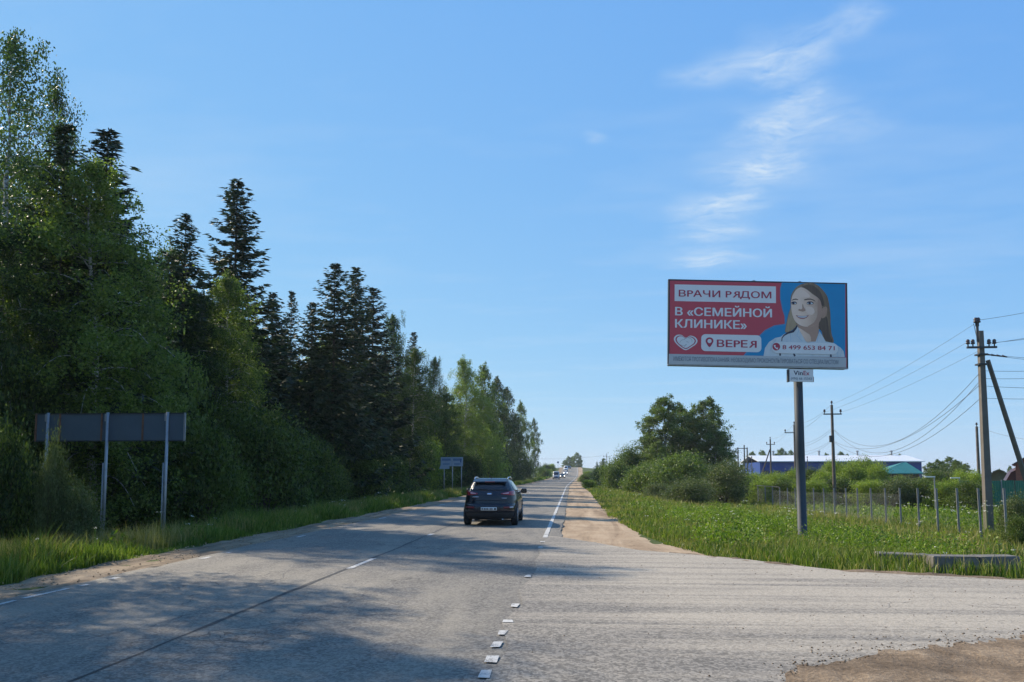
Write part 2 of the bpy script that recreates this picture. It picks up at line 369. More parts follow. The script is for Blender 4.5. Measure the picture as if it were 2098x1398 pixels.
xs = np.unique(np.concatenate([np.linspace(-1500, -120, 12), np.linspace(-120, -30, 16), np.arange(-30, -13, 1.5), np.arange(-13, 20.1, .4), np.arange(20, 60, 2.5), np.linspace(60, 200, 16), np.linspace(200, 1800, 12)]))
ys = np.unique(np.concatenate([np.arange(-40, -6, 4), np.arange(-6, 45, .45), np.arange(45, 150, 2.0), np.arange(150, 480, 6.0), np.linspace(480, 1200, 20), np.linspace(1300, 4000, 10)]))
def sheet(name, XX, YY, ZZ, mat, smooth_=True, flip=False):
    n, m_ = XX.shape
    V = np.stack([XX, YY, ZZ], -1).reshape(-1, 3)
    idx = np.arange(n * m_).reshape(n, m_)
    Fq = np.stack([idx[:-1, :-1], idx[:-1, 1:], idx[1:, 1:], idx[1:, :-1]], -1).reshape(-1, 4)
    if flip: Fq = Fq[:, ::-1]
    return ob(name, np_mesh(name, V, Fq, mat, smooth_))
XX, YY = np.meshgrid(xs, ys)
g_o = sheet('ground', XX, YY, ground_z(XX, YY), M['ground']); tag(g_o, 'grassy uneven ground spreading out on both sides of the road', 'ground', kind='structure')
def gz(x, y): return float(ground_z(x, y))

# ------------------------------------------------------------------ road
CL, RE, LE = -4.15, -.73, -7.57
yr = np.unique(np.concatenate([np.arange(-8, 60, .8), np.arange(60, 440, 3.0)]))
us = np.linspace(-7.82, -.28, 9)
XX, YY = np.meshgrid(us, yr)
jl = vnoise(yr, yr * 0 + 3, 1.3) * .16 + vnoise(yr, yr * 0, .5) * .06
XX = XX.copy(); XX[:, 0] += jl; XX[:, -1] += np.roll(jl, 7) * .7 + .9 * (yr < 20.5)
road = sheet('road', XX + cshift(YY), YY, h(YY) + .02, M['asphalt']); tag(road, 'two lane grey asphalt road running straight to a far rise', 'road', kind='structure')
ax = np.unique(np.concatenate([np.arange(-.6, 12, .12), np.linspace(12, 60, 40)]))
tt = np.linspace(0, 1, 24)
yn = np.interp(ax, *zip(*YNEAR)) + vnoise(ax, ax * 0, .7) * .25 * (ax > 1.8) + vnoise(ax, ax * 0, .25) * .1 * (ax > 1.8)
yf = np.interp(ax, *zip(*YFAR)) + vnoise(ax, ax * 0 + 9, .9) * .35 + vnoise(ax, ax * 0 + 5, .3) * .12
AX = np.repeat(ax[None], len(tt), 0).copy(); AY = yn[None] + (yf - yn)[None] * tt[:, None]
AX[:, 0] -= np.abs(vnoise(AY[:, 0], AY[:, 0] * 0, .6, 3)) * .5
apron = sheet('side_road', AX, AY, AY * 0 + .028, M['apron']); tag(apron, 'dusty side road asphalt joining the main road from the right', 'road', kind='structure')
# dirt shoulders
def strip(name, yv, xl, xr, n, mat, base, bumps, label):
    t_ = np.linspace(0, 1, n); X = xl[:, None] + (xr - xl)[:, None] * t_[None]; Y = np.repeat(yv[:, None], n, 1)
    Z = base(X, Y) + (vnoise(X, Y, .35) * .6 + vnoise(X, Y, 1.1, 3)) * bumps
    Z[:, 0] -= .02; Z[:, -1] -= .05
    o = sheet(name, X, Y, Z, mat); return tag(o, label, 'dirt', kind='structure')
yv = np.unique(np.concatenate([np.arange(12.2, 60, .25), np.arange(60, 430, 2.5)]))
xg = np.interp(yv, *zip(*XGR)) + vnoise(yv, yv * 0, 1.7) * .5 + vnoise(yv, yv * 0 + 2, .5) * .2
strip('dirt_shoulder', yv, -.55 + cshift(yv), xg + cshift(yv), 16, M['dirt'], lambda X, Y: h(Y) + .0 - .02 * (X - cshift(Y) > 2), .022, 'sandy brown dirt shoulder along the right edge of the road')
yv = np.unique(np.concatenate([np.arange(-8, 60, .25), np.arange(60, 430, 2.5)]))
xo = -9.4 + vnoise(yv, yv * 0 + 7, 2.1) * .5 + vnoise(yv, yv * 0 + 4, .6) * .18
strip('dirt_shoulder', yv, xo + cshift(yv), -7.6 + cshift(yv) + yv * 0, 14, M['dirt_left'], lambda X, Y: h(Y) - .015, .075, 'narrow brown dirt shoulder along the left edge of the road')
dx = np.unique(np.concatenate([np.arange(1.1, 12, .06), np.linspace(12, 60, 30)])); tt = np.linspace(0, 1, 40) ** .5
y1 = np.interp(dx, *zip(*YNEAR)) + .3; y0 = y1 * 0 - 8
DX = np.repeat(dx[None], 40, 0); DY = y0[None] + (y1 - y0)[None] * tt[:, None]
edge = (y1[None] - DY)
DZ = .024 + smooth(.15, 1.2, edge) * .05 + np.abs(vnoise(DX, DY, .3) * .05 + vnoise(DX, DY, .12, 4) * .03) * smooth(0, .4, edge) + (vnoise(DX, DY, 1.1, 2) * .10 + vnoise(DX, DY, .45, 7) * .05) * smooth(.4, 1.2, edge)
tag(sheet('bare_soil', DX, DY, DZ, M['dirt_corner']), 'bare brown soil in the near right corner beside the side road', 'dirt', kind='structure')

rx = np.unique(np.concatenate([np.arange(2.2, 14, .1), np.linspace(14, 40, 30)])); tt = np.linspace(0, 1, 7)
ry0 = np.interp(rx, *zip(*YFAR)) - .25; ry1 = ry0 + .85 + vnoise(rx, rx * 0, .8, 4) * .5
RX = np.repeat(rx[None], 7, 0); RY = ry0[None] + (ry1 - ry0)[None] * tt[:, None]
RZ = .022 + (vnoise(RX, RY, .3, 5) * .05 + vnoise(RX, RY, .14, 6) * .03) * np.sin(tt * math.pi)[:, None] ** .5 - smooth(.6, 1, tt)[:, None] * .06
tag(sheet('soil_rim', RX, RY, RZ, M['dirt_corner']), 'crumbled brown soil rim between the side road and the verge grass', 'dirt', kind='structure')
# markings, each a part of the road
def mark(name, x0, x1, y0, y1, z, parent, jit=.012, n=None, mat='paint'):
    n = n or max(2, int((y1 - y0) / 1.2) + 1)
    Y = np.linspace(y0, y1, n); c = cshift(Y)
    a = x0 + c + rng.normal(0, jit, n); b = x1 + c + rng.normal(0, jit, n)
    V = []; Fq = []
    for i in range(n):
        V += [(a[i], Y[i] + rng.normal(0, jit), float(h(Y[i])) + z), (b[i], Y[i] + rng.normal(0, jit), float(h(Y[i])) + z)]
        if i: Fq.append((2 * i - 2, 2 * i - 1, 2 * i + 1, 2 * i))
    o = ob(name, np_mesh(name, V, Fq, M[mat]), parent); return o
for py, wpx in [(1380, 25), (1350, 22), (1320, 22), (1296, 19), (1273, 16), (1241, 17), (1181, 12), (1122, 9), (1111, 10)]:
    Y = 1.72 * F_PX / (py - HORIZON); wd = .085
    ln = {1273: .17, 1181: .28}.get(py, .25)
    mark('edge_dash', RE - wd / 2 - .02, RE + wd / 2, Y - ln / 2, Y + ln / 2, .034, road, .012, 2)
y = 21.3
while y < 395:                                       # worn solid edge line on the right
    ln = random.uniform(5, 12) if y > 22 else 1.1
    mark('edge_line', RE - .055, RE + .065, y, y + ln, .034, road, .008)
    y += ln + random.choice([.05, .12, .3])
for y0, y1 in [(9.7, 10.1), (10.3, 11.25), (11.5, 11.7), (12.3, 12.5), (15.4, 15.8), (16.6, 16.8), (21, 21.6), (30, 31.2), (36, 36.5), (44, 46), (52, 53)]:
    mark('edge_line', LE - .05, LE + .05, y0, y1, .026, road, .012)
y = 14.0; k = 0
while y < 400:
    ln = 1.75 if k not in (1,) else .9
    mark('lane_dash', CL + .03, CL + .15, y if k != 1 else y + .3, y + ln, .026, road, .01, 3); y += 7.6; k += 1
# dark joint seam along the middle
Y = np.arange(3, 90, .22); off = np.cumsum(rng.normal(0, .006, len(Y))); off -= np.linspace(0, off[-1], len(Y))
wd = np.clip(.022 + vnoise(Y, Y * 0, .8) * .03 + np.abs(vnoise(Y, Y * 0, 5)) * .03, .008, .06)
V = np.concatenate([np.stack([CL - wd + off, Y, Y * 0 + .0245], -1), np.stack([CL + wd + off, Y, Y * 0 + .0245], -1)]); n = len(Y)
Fq = np.array([(i, i + n, i + n + 1, i + 1) for i in range(n - 1)])
ob('tar_seam', np_mesh('tar_seam', V, Fq, M['tar']), road)
# loose stones on the side road
# ------------------------------------------------------------------ vegetation builders
def unit(v): return v / np.maximum(np.linalg.norm(v, axis=-1, keepdims=True), 1e-9)
def kites(C, L, W, D, r):
    """leaf quads: centre C, half length L, half width W, long-axis direction D"""
    n = len(C); D = unit(D); A = unit(np.cross(D, r.normal(size=(n, 3))))
    L = np.asarray(L)[:, None]; W = np.asarray(W)[:, None]
    V = np.stack([C - D * L, C + A * W - D * L * .15, C + D * L, C - A * W - D * L * .15], 1).reshape(-1, 3)
    return V, np.arange(4 * n).reshape(n, 4)
class Tubes:
    def __init__(s): s.V = []; s.F = []; s.n = 0
    def add(s, pts, rad, sides=6):
        pts = np.asarray(pts, float); m_ = len(pts); T = unit(np.gradient(pts, axis=0))
        ref = np.array([0, 0, 1.0]) if abs(T[0][2]) < .8 else np.array([1.0, 0, 0])
        A = unit(np.cross(T, ref)); B = np.cross(T, A); a = np.arange(sides) * 2 * math.pi / sides
        V = pts[:, None] + (A[:, None] * np.cos(a)[None, :, None] + B[:, None] * np.sin(a)[None, :, None]) * np.asarray(rad)[:, None, None]
        s.V.append(V.reshape(-1, 3)); idx = s.n + np.arange(m_ * sides).reshape(m_, sides); nx = np.roll(idx, -1, 1)
        s.F.append(np.stack([idx[:-1], nx[:-1], nx[1:], idx[1:]], -1).reshape(-1, 4)); s.n += m_ * sides
    def mesh(s, name, mat): return np_mesh(name, np.concatenate(s.V), np.concatenate(s.F), mat, True)
def make_birch(seed, H=17.0, R=3.0, base=.16, boughs=44, per=95, leaf=.05, weep=.75, mat='birch_leaf', bark='birch_bark', peak=.36, step=.42, spread=.42):
    r = np.random.default_rng(seed); tb = Tubes()
    zz = np.linspace(-.3, H * .985, 14); bend = np.cumsum(r.normal(0, .10, (14, 2)), 0); bend[0] = 0
    tr = np.concatenate([bend, zz[:, None]], 1); tb.add(tr, np.linspace(.0105 * H, .012, 14), 8)
    def axis(z): return np.array([np.interp(z, zz, bend[:, 0]), np.interp(z, zz, bend[:, 1]), z])
    def env(t): return R * (.42 + .58 * math.sin(t / peak * math.pi / 2) ** .8 if t < peak else math.cos((t - peak) / (1 - peak) * math.pi / 2) ** .8 * .93 + .07)
    P = []; cs = []
    ga = r.uniform(0, 6.28)
    for k in range(boughs):
        t = (k + r.uniform(.1, .9)) / boughs; ga += 2.4 + r.normal(0, .35)
        L = env(t) * r.uniform(.68, 1.18); z0 = H * (base + (1 - base) * t * .95); a0 = axis(z0)
        up_ = r.uniform(.25, .75) * (.6 + .6 * t)
        d = np.array([math.cos(ga), math.sin(ga), 0.0])
        n = max(5, int(L / .25)); s = np.linspace(0, 1, n)[:, None]
        B = a0 + d * s * L + np.array([0, 0, 1.0]) * L * (up_ * s - (.35 + .55 * weep) * s ** 2.6 * (1.1 - .6 * t))
        tb.add(B[::max(1, n // 5)], np.linspace(.010 + .012 * L * (1 - .5 * t), .006, len(B[::max(1, n // 5)])), 5)
        m_ = max(3, int(L / step)); sv = np.sqrt(r.uniform(.06, 1.0, m_ * 2))
        for q in sv:
            c = a0 + d * q * L + np.array([0, 0, L * (up_ * q - (.35 + .55 * weep) * q ** 2.6 * (1.1 - .6 * t))])
            P.append(c + r.normal(0, 1, 3) * np.array([spread, spread, spread * .5])); cs.append(r.uniform(.22, .46) * (.65 + .35 * min(1, L / 2)))
    top = axis(H * .985)
    for k in range(7): P.append(top + r.normal(0, .16, 3) - np.array([0, 0, r.uniform(.05, 1.1)])); cs.append(.2)
    P = np.array(P); cs = np.repeat(np.array(cs), per); C = np.repeat(P, per, 0); n = len(C)
    off = r.normal(size=(n, 3)) * cs[:, None] * np.array([.62, .62, .5])
    off[:, 2] -= r.random(n) ** 1.4 * cs * 3.2 * weep; C = C + off
    D = r.normal(size=(n, 3)) * .8; D[:, 2] -= .7 * weep + .1
    sz = r.uniform(.6, 1.4, n) * leaf
    V, Fq = kites(C, sz, sz * .62, D, r)
    return tb.mesh('trunk', M[bark]), np_mesh('crown', V, Fq, M[mat]), H
def make_spruce(seed, H=18.0, R=3.0, dens=1.0, low=.05, mat='spruce_needle', thin=1.0):
    r = np.random.default_rng(seed); tb = Tubes()
    zz = np.linspace(-.3, H, 8); tb.add(np.stack([zz * 0, zz * 0, zz], -1), np.linspace(.011 * H, .012, 8), 8)
    Cs, Ls, Ws, Ds = [], [], [], []
    z = H * low; side = r.uniform(.78, 1.2, 8)
    while z < H - .12:
        f = z / H; reach = R * 1.4 * (1 - f) ** .76 * (.6 + .4 * min(1, (f + .03) / .15)) + .05
        reach = min(reach, (H - z) * .55 + .07); nb = max(5, int(round((6 + 4 * (1 - f)) * dens)))
        for k in range(nb):
            a = r.uniform(0, 2 * math.pi); L = reach * r.uniform(.5, 1.15) * side[int(a / (2 * math.pi) * 7.99)]
            d = np.array([math.cos(a), math.sin(a), 0]); s_ = np.linspace(.04, 1, max(4, int(L / .13)))
            rise = .50 * smooth(.70, 1.0, f) - .30 * (1 - f)
            pz = z + L * (rise * s_ - .30 * (1 - f) * np.sin(s_ * math.pi * .8) + .26 * s_ ** 3)
            pts = d[None] * (s_ * L)[:, None]; pts[:, 2] += pz
            if r.random() < .10 and L > .9: tb.add(pts[::max(1, len(pts) // 4)], np.linspace(.018, .006, len(pts[::max(1, len(pts) // 4)])), 4)
            per = 4
            P = np.repeat(pts, per, 0); n = len(P); P = P + r.normal(0, .05, (n, 3))
            sd = np.where(r.random(n) < .5, -1, 1)[:, None]; perp = np.array([-d[1], d[0], 0])[None] * sd
            D = d[None] * r.uniform(.3, 1.0, (n, 1)) + perp * r.uniform(.15, 1.0, (n, 1)) + np.array([0, 0, -1])[None] * r.uniform(-.25, .8, (n, 1)) * (1.1 - f)
            ll = r.uniform(.12, .27, n) * min(1.15, .72 + L * .18)
            Cs.append(P + unit(D) * ll[:, None] * .75); Ls.append(ll); Ws.append(ll * r.uniform(.17, .30, n) * thin); Ds.append(D)
        z += r.uniform(.26, .40) * (.72 + .45 * (1 - f))
    C = np.concatenate(Cs); V, Fq = kites(C, np.concatenate(Ls), np.concatenate(Ws), np.concatenate(Ds), r)
    return tb.mesh('trunk', M['bark']), np_mesh('crown', V, Fq, M[mat]), H
def make_bush(seed, W=4.0, Hh=3.0, clumps=170, per=80, leaf=.07, mat='bush_leaf', stems=14):
    """a shrub about W wide and Hh high"""
    r = np.random.default_rng(seed); tb = Tubes()
    nl = 9; la = r.uniform(0, 2 * math.pi, nl); lr = r.uniform(.1, .62, nl) * W / 2; lh = r.uniform(.45, .88, nl) * Hh; lw = r.uniform(.16, .30, nl) * W
    lh[0] = Hh * .86; lr[0] *= .4
    ctr = np.stack([np.cos(la) * lr, np.sin(la) * lr, lh - lw * .45], -1)
    k = r.integers(0, nl, clumps); d = unit(r.normal(size=(clumps, 3))); d[:, 2] = np.abs(d[:, 2]) * np.where(r.random(clumps) < .8, 1, -1)
    P = ctr[k] + d * lw[k][:, None] * r.uniform(.55, 1.05, clumps)[:, None]
    nlow = clumps // 3; a = r.uniform(0, 2 * math.pi, nlow); q = W / 2 * r.uniform(.5, .95, nlow)
    low = np.stack([np.cos(a) * q, np.sin(a) * q, r.uniform(.08, .5, nlow) * Hh], -1); P = np.concatenate([P, low])
    P[:, 2] = np.clip(P[:, 2], .12 * Hh, None)
    for i in r.choice(len(P), stems * 2, replace=False):
        s_ = np.linspace(0, 1, 5)[:, None]; a0 = np.array([*(P[i, :2] * .12), -.15]); mid = np.array([*(P[i, :2] * .45), P[i, 2] * .65])
        tb.add(a0 * (1 - s_) ** 2 + mid * 2 * s_ * (1 - s_) + P[i] * s_ ** 2, np.linspace(.03, .007, 5), 5)
    C = np.repeat(P, per, 0); n = len(C); cs = np.repeat(r.uniform(.07, .15, len(P)) * W ** .7 * 1.25, per)
    C = C + r.normal(size=(n, 3)) * cs[:, None] * np.array([.8, .8, .7]); C[:, 2] = np.abs(C[:, 2])
    D = r.normal(size=(n, 3)) + np.array([0, 0, .35]); sz = r.uniform(.6, 1.4, n) * leaf
    V, Fq = kites(C, sz, sz * .55, D, r)
    return tb.mesh('stems', M['bark']), np_mesh('foliage', V, Fq, M[mat]), Hh
def plant(proto, name, label, cat, loc, hgt, wscale=1.0, rot=None, group=None, parts=('trunk', 'crown')):
    tm, cm, H0 = proto
    s = hgt / H0
    o = thing(name, label, cat, loc, random.uniform(0, 6.28) if rot is None else rot, group); o.scale = (s * wscale, s * wscale, s)
    a = ob(parts[0], tm, o); b = ob(parts[1], cm, o); return o
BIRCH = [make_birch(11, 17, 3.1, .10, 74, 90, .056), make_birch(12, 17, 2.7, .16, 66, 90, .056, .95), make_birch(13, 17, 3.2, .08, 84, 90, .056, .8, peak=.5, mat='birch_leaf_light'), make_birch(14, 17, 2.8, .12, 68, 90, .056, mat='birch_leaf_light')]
LOOSE = make_birch(21, 17, 2.9, .2, 44, 80, .05, .95, 'birch_leaf', step=.5)
TALL = make_birch(22, 17, 3.2, .60, 40, 70, .06, .8, 'birch_leaf')
FARB = [make_birch(31, 17, 3.3, .06, 50, 52, .095), make_birch(32, 17, 2.9, .08, 48, 52, .095, .85, 'birch_leaf_light'), make_birch(33, 17, 3.6, .04, 52, 52, .10, .35, 'bush_leaf', 'bark', spread=.6)]
ROUND = [make_birch(34, 17, 2.9, .03, 62, 58, .105, .6, 'mid_leaf', peak=.62), make_birch(35, 17, 3.0, .03, 60, 58, .105, .7, 'mid_leaf', peak=.55)]
SPRUCE = [make_spruce(41, 18, 3.0), make_spruce(42, 18, 2.5, .9), make_spruce(43, 18, 3.4, 1.05, .03), make_spruce(44, 18, 2.1, .6, .25)]
BUSH = [make_bush(51, leaf=.055, per=95), make_bush(52, 4.4, 3.2, leaf=.055, per=95), make_bush(53, 4, 2.8, mat='olive_leaf', leaf=.05, per=95), make_bush(54, 4, 3.4, mat='yellow_leaf', leaf=.055, per=90), make_bush(55, 3.6, 3.4, mat='yellow_leaf', leaf=.055, per=90), make_bush(56, 4.2, 3, mat='bush_leaf', leaf=.06, per=95), make_bush(57, 4.2, 3.1, mat='mid_leaf', leaf=.065, per=90), make_bush(58, 4.0, 3.2, mat='mid_leaf', leaf=.065, per=90)]
0 and print('tris', {k: [len(c.polygons) * 2 for _, c, _ in v] for k, v in dict(b=BIRCH + [LOOSE], f=FARB + ROUND, s=SPRUCE, u=BUSH).items()})
# ------------------------------------------------------------------ forest on the left
FG = 'trees of the forest edge left of the road'
FOREST = [  # kind, px, py of the tip, X, width, label
 (LOOSE, 'birch_tree', 28, 25, -21.0, .9, 'tall loose birch at the left border, the highest tree in view'),
 (LOOSE, 'birch_tree', 92, 150, -24, .7, 'airy birch with see-through crown, second from the left border'),
 (SPRUCE[3], 'spruce_tree', 135, 258, -19.2, 1.1, 'thin ragged spruce beside the airy birch on the left'),
 (SPRUCE[1], 'spruce_tree', 222, 268, -19.4, 1.2, 'dark spruce rising behind the broad pale green birch'),
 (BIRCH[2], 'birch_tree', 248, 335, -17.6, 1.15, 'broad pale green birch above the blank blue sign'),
 (BIRCH[0], 'birch_tree', 20, 430, -19.6, 1.0, 'dark leafy birch low at the left border under the tall loose birch'),
 (BIRCH[1], 'birch_tree', 345, 490, -21, .9, 'slim birch between the broad pale birch and the tall spruce'),
 (SPRUCE[1], 'spruce_tree', 381, 440, -19.0, 1.0, 'small spruce tip just left of the tall forked-looking spruce'),
 (SPRUCE[0], 'spruce_tree', 487, 370, -20.0, 1.05, 'tall dark pointed spruce, the highest of the middle spruces'),
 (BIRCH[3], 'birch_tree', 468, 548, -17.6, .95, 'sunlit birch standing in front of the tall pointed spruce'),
 (BIRCH[0], 'birch_tree', 395, 585, -18.5, .95, 'dark birch to the right above the blank sign'),
 (SPRUCE[3], 'pine_tree', 598, 597, -25.0, .8, 'thin sparse conifer in the gap between two spruce groups'),
 (SPRUCE[2], 'spruce_tree', 687, 541, -16.8, 1.05, 'wide black-green spruce, left one of the close pair'),
 (SPRUCE[0], 'spruce_tree', 729, 548, -18.0, 1.0, 'wide black-green spruce, right one of the close pair'),
 (SPRUCE[1], 'spruce_tree', 765, 590, -17.4, 1.2, 'blunt spruce leaning on the right of the close pair'),
 (SPRUCE[2], 'spruce_tree', 640, 620, -17.8, .9, 'lower spruce on the left shoulder of the close pair'),
 (SPRUCE[0], 'spruce_tree', 560, 600, -20.5, 1.0, 'shadowed spruce below the tall pointed spruce'),
 (BIRCH[1], 'birch_tree', 803, 632, -17.4, .72, 'narrow weeping birch directly right of the spruce group'),
 (SPRUCE[1], 'spruce_tree', 848, 681, -19.5, .8, 'single spruce tip poking out between birches'),
 (BIRCH[0], 'birch_tree', 840, 705, -16.0, 1.0, 'dark round birch in front of the single spruce tip'),
 (BIRCH[1], 'birch_tree', 893, 724, -16.6, .7, 'thin birch with a bare drooping top, left of the pale group'),
 (BIRCH[2], 'birch_tree', 950, 727, -15.6, 1.0, 'pale sunlit birch, left and tallest of the far group'),
 (FARB[1], 'birch_tree', 990, 742, -16.0, .9, 'pale birch in the middle of the far group'),
 (FARB[0], 'birch_tree', 1018, 768, -15.6, .9, 'shadowed birch, fourth from the far end of the forest'),
 (FARB[0], 'birch_tree', 1042, 790, -15.4, .85, 'grey green birch, third from the far end of the forest'),
 (FARB[1], 'birch_tree', 1068, 820, -15.3, .8, 'thin birch, second from the far end of the forest'),
 (FARB[0], 'birch_tree', 1093, 855, -14.6, .62, 'last birch at the far end of the forest by the open sky'),
 (FARB[2], 'linden_tree', 915, 800, -15.0, .8, 'low leafy tree behind the small white road sign'),
 (FARB[2], 'linden_tree', 1055, 850, -14.6, .8, 'low dark tree close to the far end of the forest'),
]
for pr, nm, px, py, X, ws, lab in FOREST:
    p = atX(px, py, X); z0 = gz(p[0], p[1])
    plant(pr, nm, lab, 'tree', (p[0], p[1], z0), p[2] - z0, ws, group=FG)
# trees deeper in the wood
SIL = [(-400, 0), (0, 250), (100, 420), (170, 420), (300, 500), (420, 610), (550, 650), (610, 710), (650, 650), (800, 730), (880, 770), (920, 790), (1020, 810), (1060, 870), (1085, 915), (1102, 945), (1110, 958)]
DG = 'trees deep inside the forest'
placed = []
for i in range(2500):
    X = random.uniform(-40, -23); Y = 20 + 210 * random.random() ** 1.4
    px = VPX + F_PX * X / Y
    if px < -250 or px > 1085 or (px < 70 and Y < 36): continue
    if any((X - a) ** 2 + (Y - b) ** 2 < 4.0 ** 2 for a, b in placed): continue
    d = ray(px, float(np.interp(px, *zip(*SIL))) + random.uniform(15, 90)); p = CAM + d * (Y / d[1])
    z0 = gz(X, Y); hgt = p[2] - z0
    if hgt < 6: continue
    placed.append((X, Y))
    pr = random.choice(FARB + SPRUCE[:2] + [FARB[0]])
    nm = 'spruce_tree' if pr in SPRUCE else 'birch_tree'
    plant(pr, nm, 'tree inside the dark wood behind the row along the roadside', 'tree', (X, Y, z0), min(hgt, 21), 1.1, group=DG)
    if len(placed) > 120: break
# trees left of the frame whose shade lies across the near road
SG = 'trees beside the road just left of the frame'
for X, Y, hh, pr in [(-18, 16.2, 15.5, TALL), (-17.5, 12.6, 14.5, BIRCH[1]), (-21, 19.0, 14.5, LOOSE), (-16.5, 9.0, 14.5, BIRCH[0]), (-18, 5.5, 17, FARB[0]), (-17, 1.5, 16, SPRUCE[0]), (-22, 6, 18, FARB[2])]:
    nm = 'spruce_tree' if pr in SPRUCE else 'birch_tree'
    plant(pr, nm, 'tree beside the road past the left border, seen by its shadow', 'tree', (X, Y, gz(X, Y)), hh, 1.1, group=SG)
# shrubs under the forest edge: px, py top, X, width px, proto, label
def bush_at(pr, px, py, wpx, lab, X=None, Y=None, group=None, name='shrub', sink=0.0):
    p = atX(px, py, X) if X is not None else atY(px, py, Y)
    z0 = gz(p[0], p[1]) - sink; hgt = max(.5, p[2] - z0)
    wm = wpx / F_PX * p[1]; W0 = {0: 4.0, 1: 4.4, 2: 4.0, 3: 4.0, 4: 3.6, 5: 4.2, 6: 4.2, 7: 4.0}[BUSH.index(pr)]
    return plant(pr, name, lab, 'shrub', (p[0], p[1], z0), hgt, (wm / W0) / (hgt / pr[2]), group=group, parts=('stems', 'foliage'))
LS = 'shrubs under the forest edge'
for k, px, py, X, wpx, lab in [
    (5, 15, 885, -14.4, 150, 'big dark shrub at the left border in front of the blank sign'),
    (2, 105, 918, -13.2, 75, 'brownish low shrub covering the left post of the blank sign'),
    (2, 165, 1000, -12.6, 110, 'low brownish shrub with bare twigs left of the middle sign post'),
    (1, 20, 720, -19.0, 230, 'tall leafy shrub at the left border under the birches'),
    (0, 190, 810, -19.2, 170, 'tall shrub behind the left half of the blank sign'),
    (6, 320, 700, -18.8, 230, 'tall sunlit green shrub right above the blank sign'),
    (0, 300, 905, -17.0, 190, 'dark shrub between the two right posts of the blank sign'),
    (5, 425, 880, -15.2, 190, 'round dark shrub just right of the blank sign'),
    (1, 545, 850, -15.0, 230, 'largest round shrub under the tall pointed spruce'),
    (0, 625, 905, -14.6, 150, 'sloping shrub right of the largest round shrub'),
    (5, 662, 950, -14.2, 100, 'low shrub below the left of the black spruces'),
    (1, 735, 935, -15.0, 130, 'shaded shrub in the middle below the black spruces'),
    (0, 800, 945, -14.6, 120, 'shaded shrub below the right of the black spruces'),
    (3, 862, 900, -16.0, 90, 'green shrub left of the small white road sign'),
    (0, 895, 948, -14.6, 80, 'dark shrub behind the small white road sign'),
    (3, 1003, 882, -14.6, 90, 'bright rounded bush behind the rear right of the suv'),
    (0, 955, 930, -14.4, 80, 'dark shrub behind the roof of the suv'),
    (1, 1045, 930, -14.3, 50, 'shaded shrub right behind the suv mirror far off'),
    (0, 1075, 945, -14.2, 34, 'last dark shrub under the far end of the forest')]:
    bush_at(BUSH[k], px, py, wpx, lab, X=X, group=LS)

for i in range(46):                                   # undergrowth inside the wood
    X = random.uniform(-27, -19.5); Y = 20 + 4.4 * i + random.uniform(-1.5, 1.5)
    if VPX + F_PX * X / Y > 1075: continue
    k = random.choice((0, 1, 5)); plant(BUSH[k], 'shrub', 'dark undergrowth shrub between the trunks inside the wood', 'shrub', (X, Y, gz(X, Y)), random.uniform(3.0, 5.5), 1.15, group='undergrowth inside the forest', parts=('stems', 'foliage'))
# ------------------------------------------------------------------ right hand trees and shrubs
for pr, px, py, Y, ws, lab in [
    (ROUND[0], 1368, 806, 112, 1.5, 'left taller birch of the pair standing right of the road'),
    (ROUND[1], 1442, 812, 114, 1.5, 'right birch of the pair standing right of the road'),
    (ROUND[1], 1405, 828, 118, 1.35, 'birch in the gap behind the pair right of the road'),
    (ROUND[0], 1468, 872, 110, 1.5, 'low dark birch on the right flank of the pair'),
    (ROUND[0], 1322, 884, 118, 1.15, 'small round tree on the left flank of the birch pair'),
    (ROUND[1], 1345, 900, 108, 1.3, 'leafy low tree in front of the left birch of the pair')]:
    p = atY(px, py, Y); z0 = gz(p[0], p[1]); plant(pr, 'birch_tree' if 'birch' in lab[:40] else 'linden_tree', lab, 'tree', (p[0], p[1], z0), p[2] - z0, ws, group='trees right of the road')
RS = 'shrubs right of the road'
for k, px, py, Y, wpx, lab in [
    (6, 1300, 925, 112, 80, 'tall green shrub left below the birch pair'),
    (7, 1272, 948, 108, 70, 'dark shrub nearest the dirt shoulder below the birch pair'),
    (6, 1375, 936, 84, 120, 'rounded willow shrub in front of the birch pair'),
    (7, 1318, 955, 88, 100, 'spreading green shrub beside the dirt shoulder'),
    (7, 1425, 958, 82, 100, 'green shrub at the foot of the right birch'),
    (2, 1478, 952, 66, 115, 'large olive shrub at the far end of the post fence'),
    (2, 1405, 985, 62, 110, 'low olive thicket left of the large olive shrub'),
    (2, 1352, 992, 70, 70, 'small olive shrub by the edge of the tall grass'),
    (3, 1208, 984, 105, 34, 'small round bush on the edge of the dirt shoulder far off'),
    (7, 1196, 972, 170, 26, 'small dark bush beside the distant road'),
    (6, 1236, 958, 150, 50, 'dark thicket beside the distant road'),
    (7, 1255, 955, 135, 50, 'green thicket between the distant road and the birches'),
    (3, 1205, 966, 250, 24, 'light bush beside the foot of the rising road'),
    (0, 1222, 962, 225, 26, 'bush right of the foot of the rising road')]:
    bush_at(BUSH[k], px, py, wpx, lab, Y=Y, group=RS)
MG = 'yellow green shrubs behind the post fence'
words = ['first', 'second', 'third', 'fourth', 'fifth', 'sixth', 'seventh', 'eighth', 'ninth', 'tenth', 'eleventh', 'twelfth', 'thirteenth', 'fourteenth', 'fifteenth', 'sixteenth', 'seventeenth', 'eighteenth', 'nineteenth', 'twentieth']
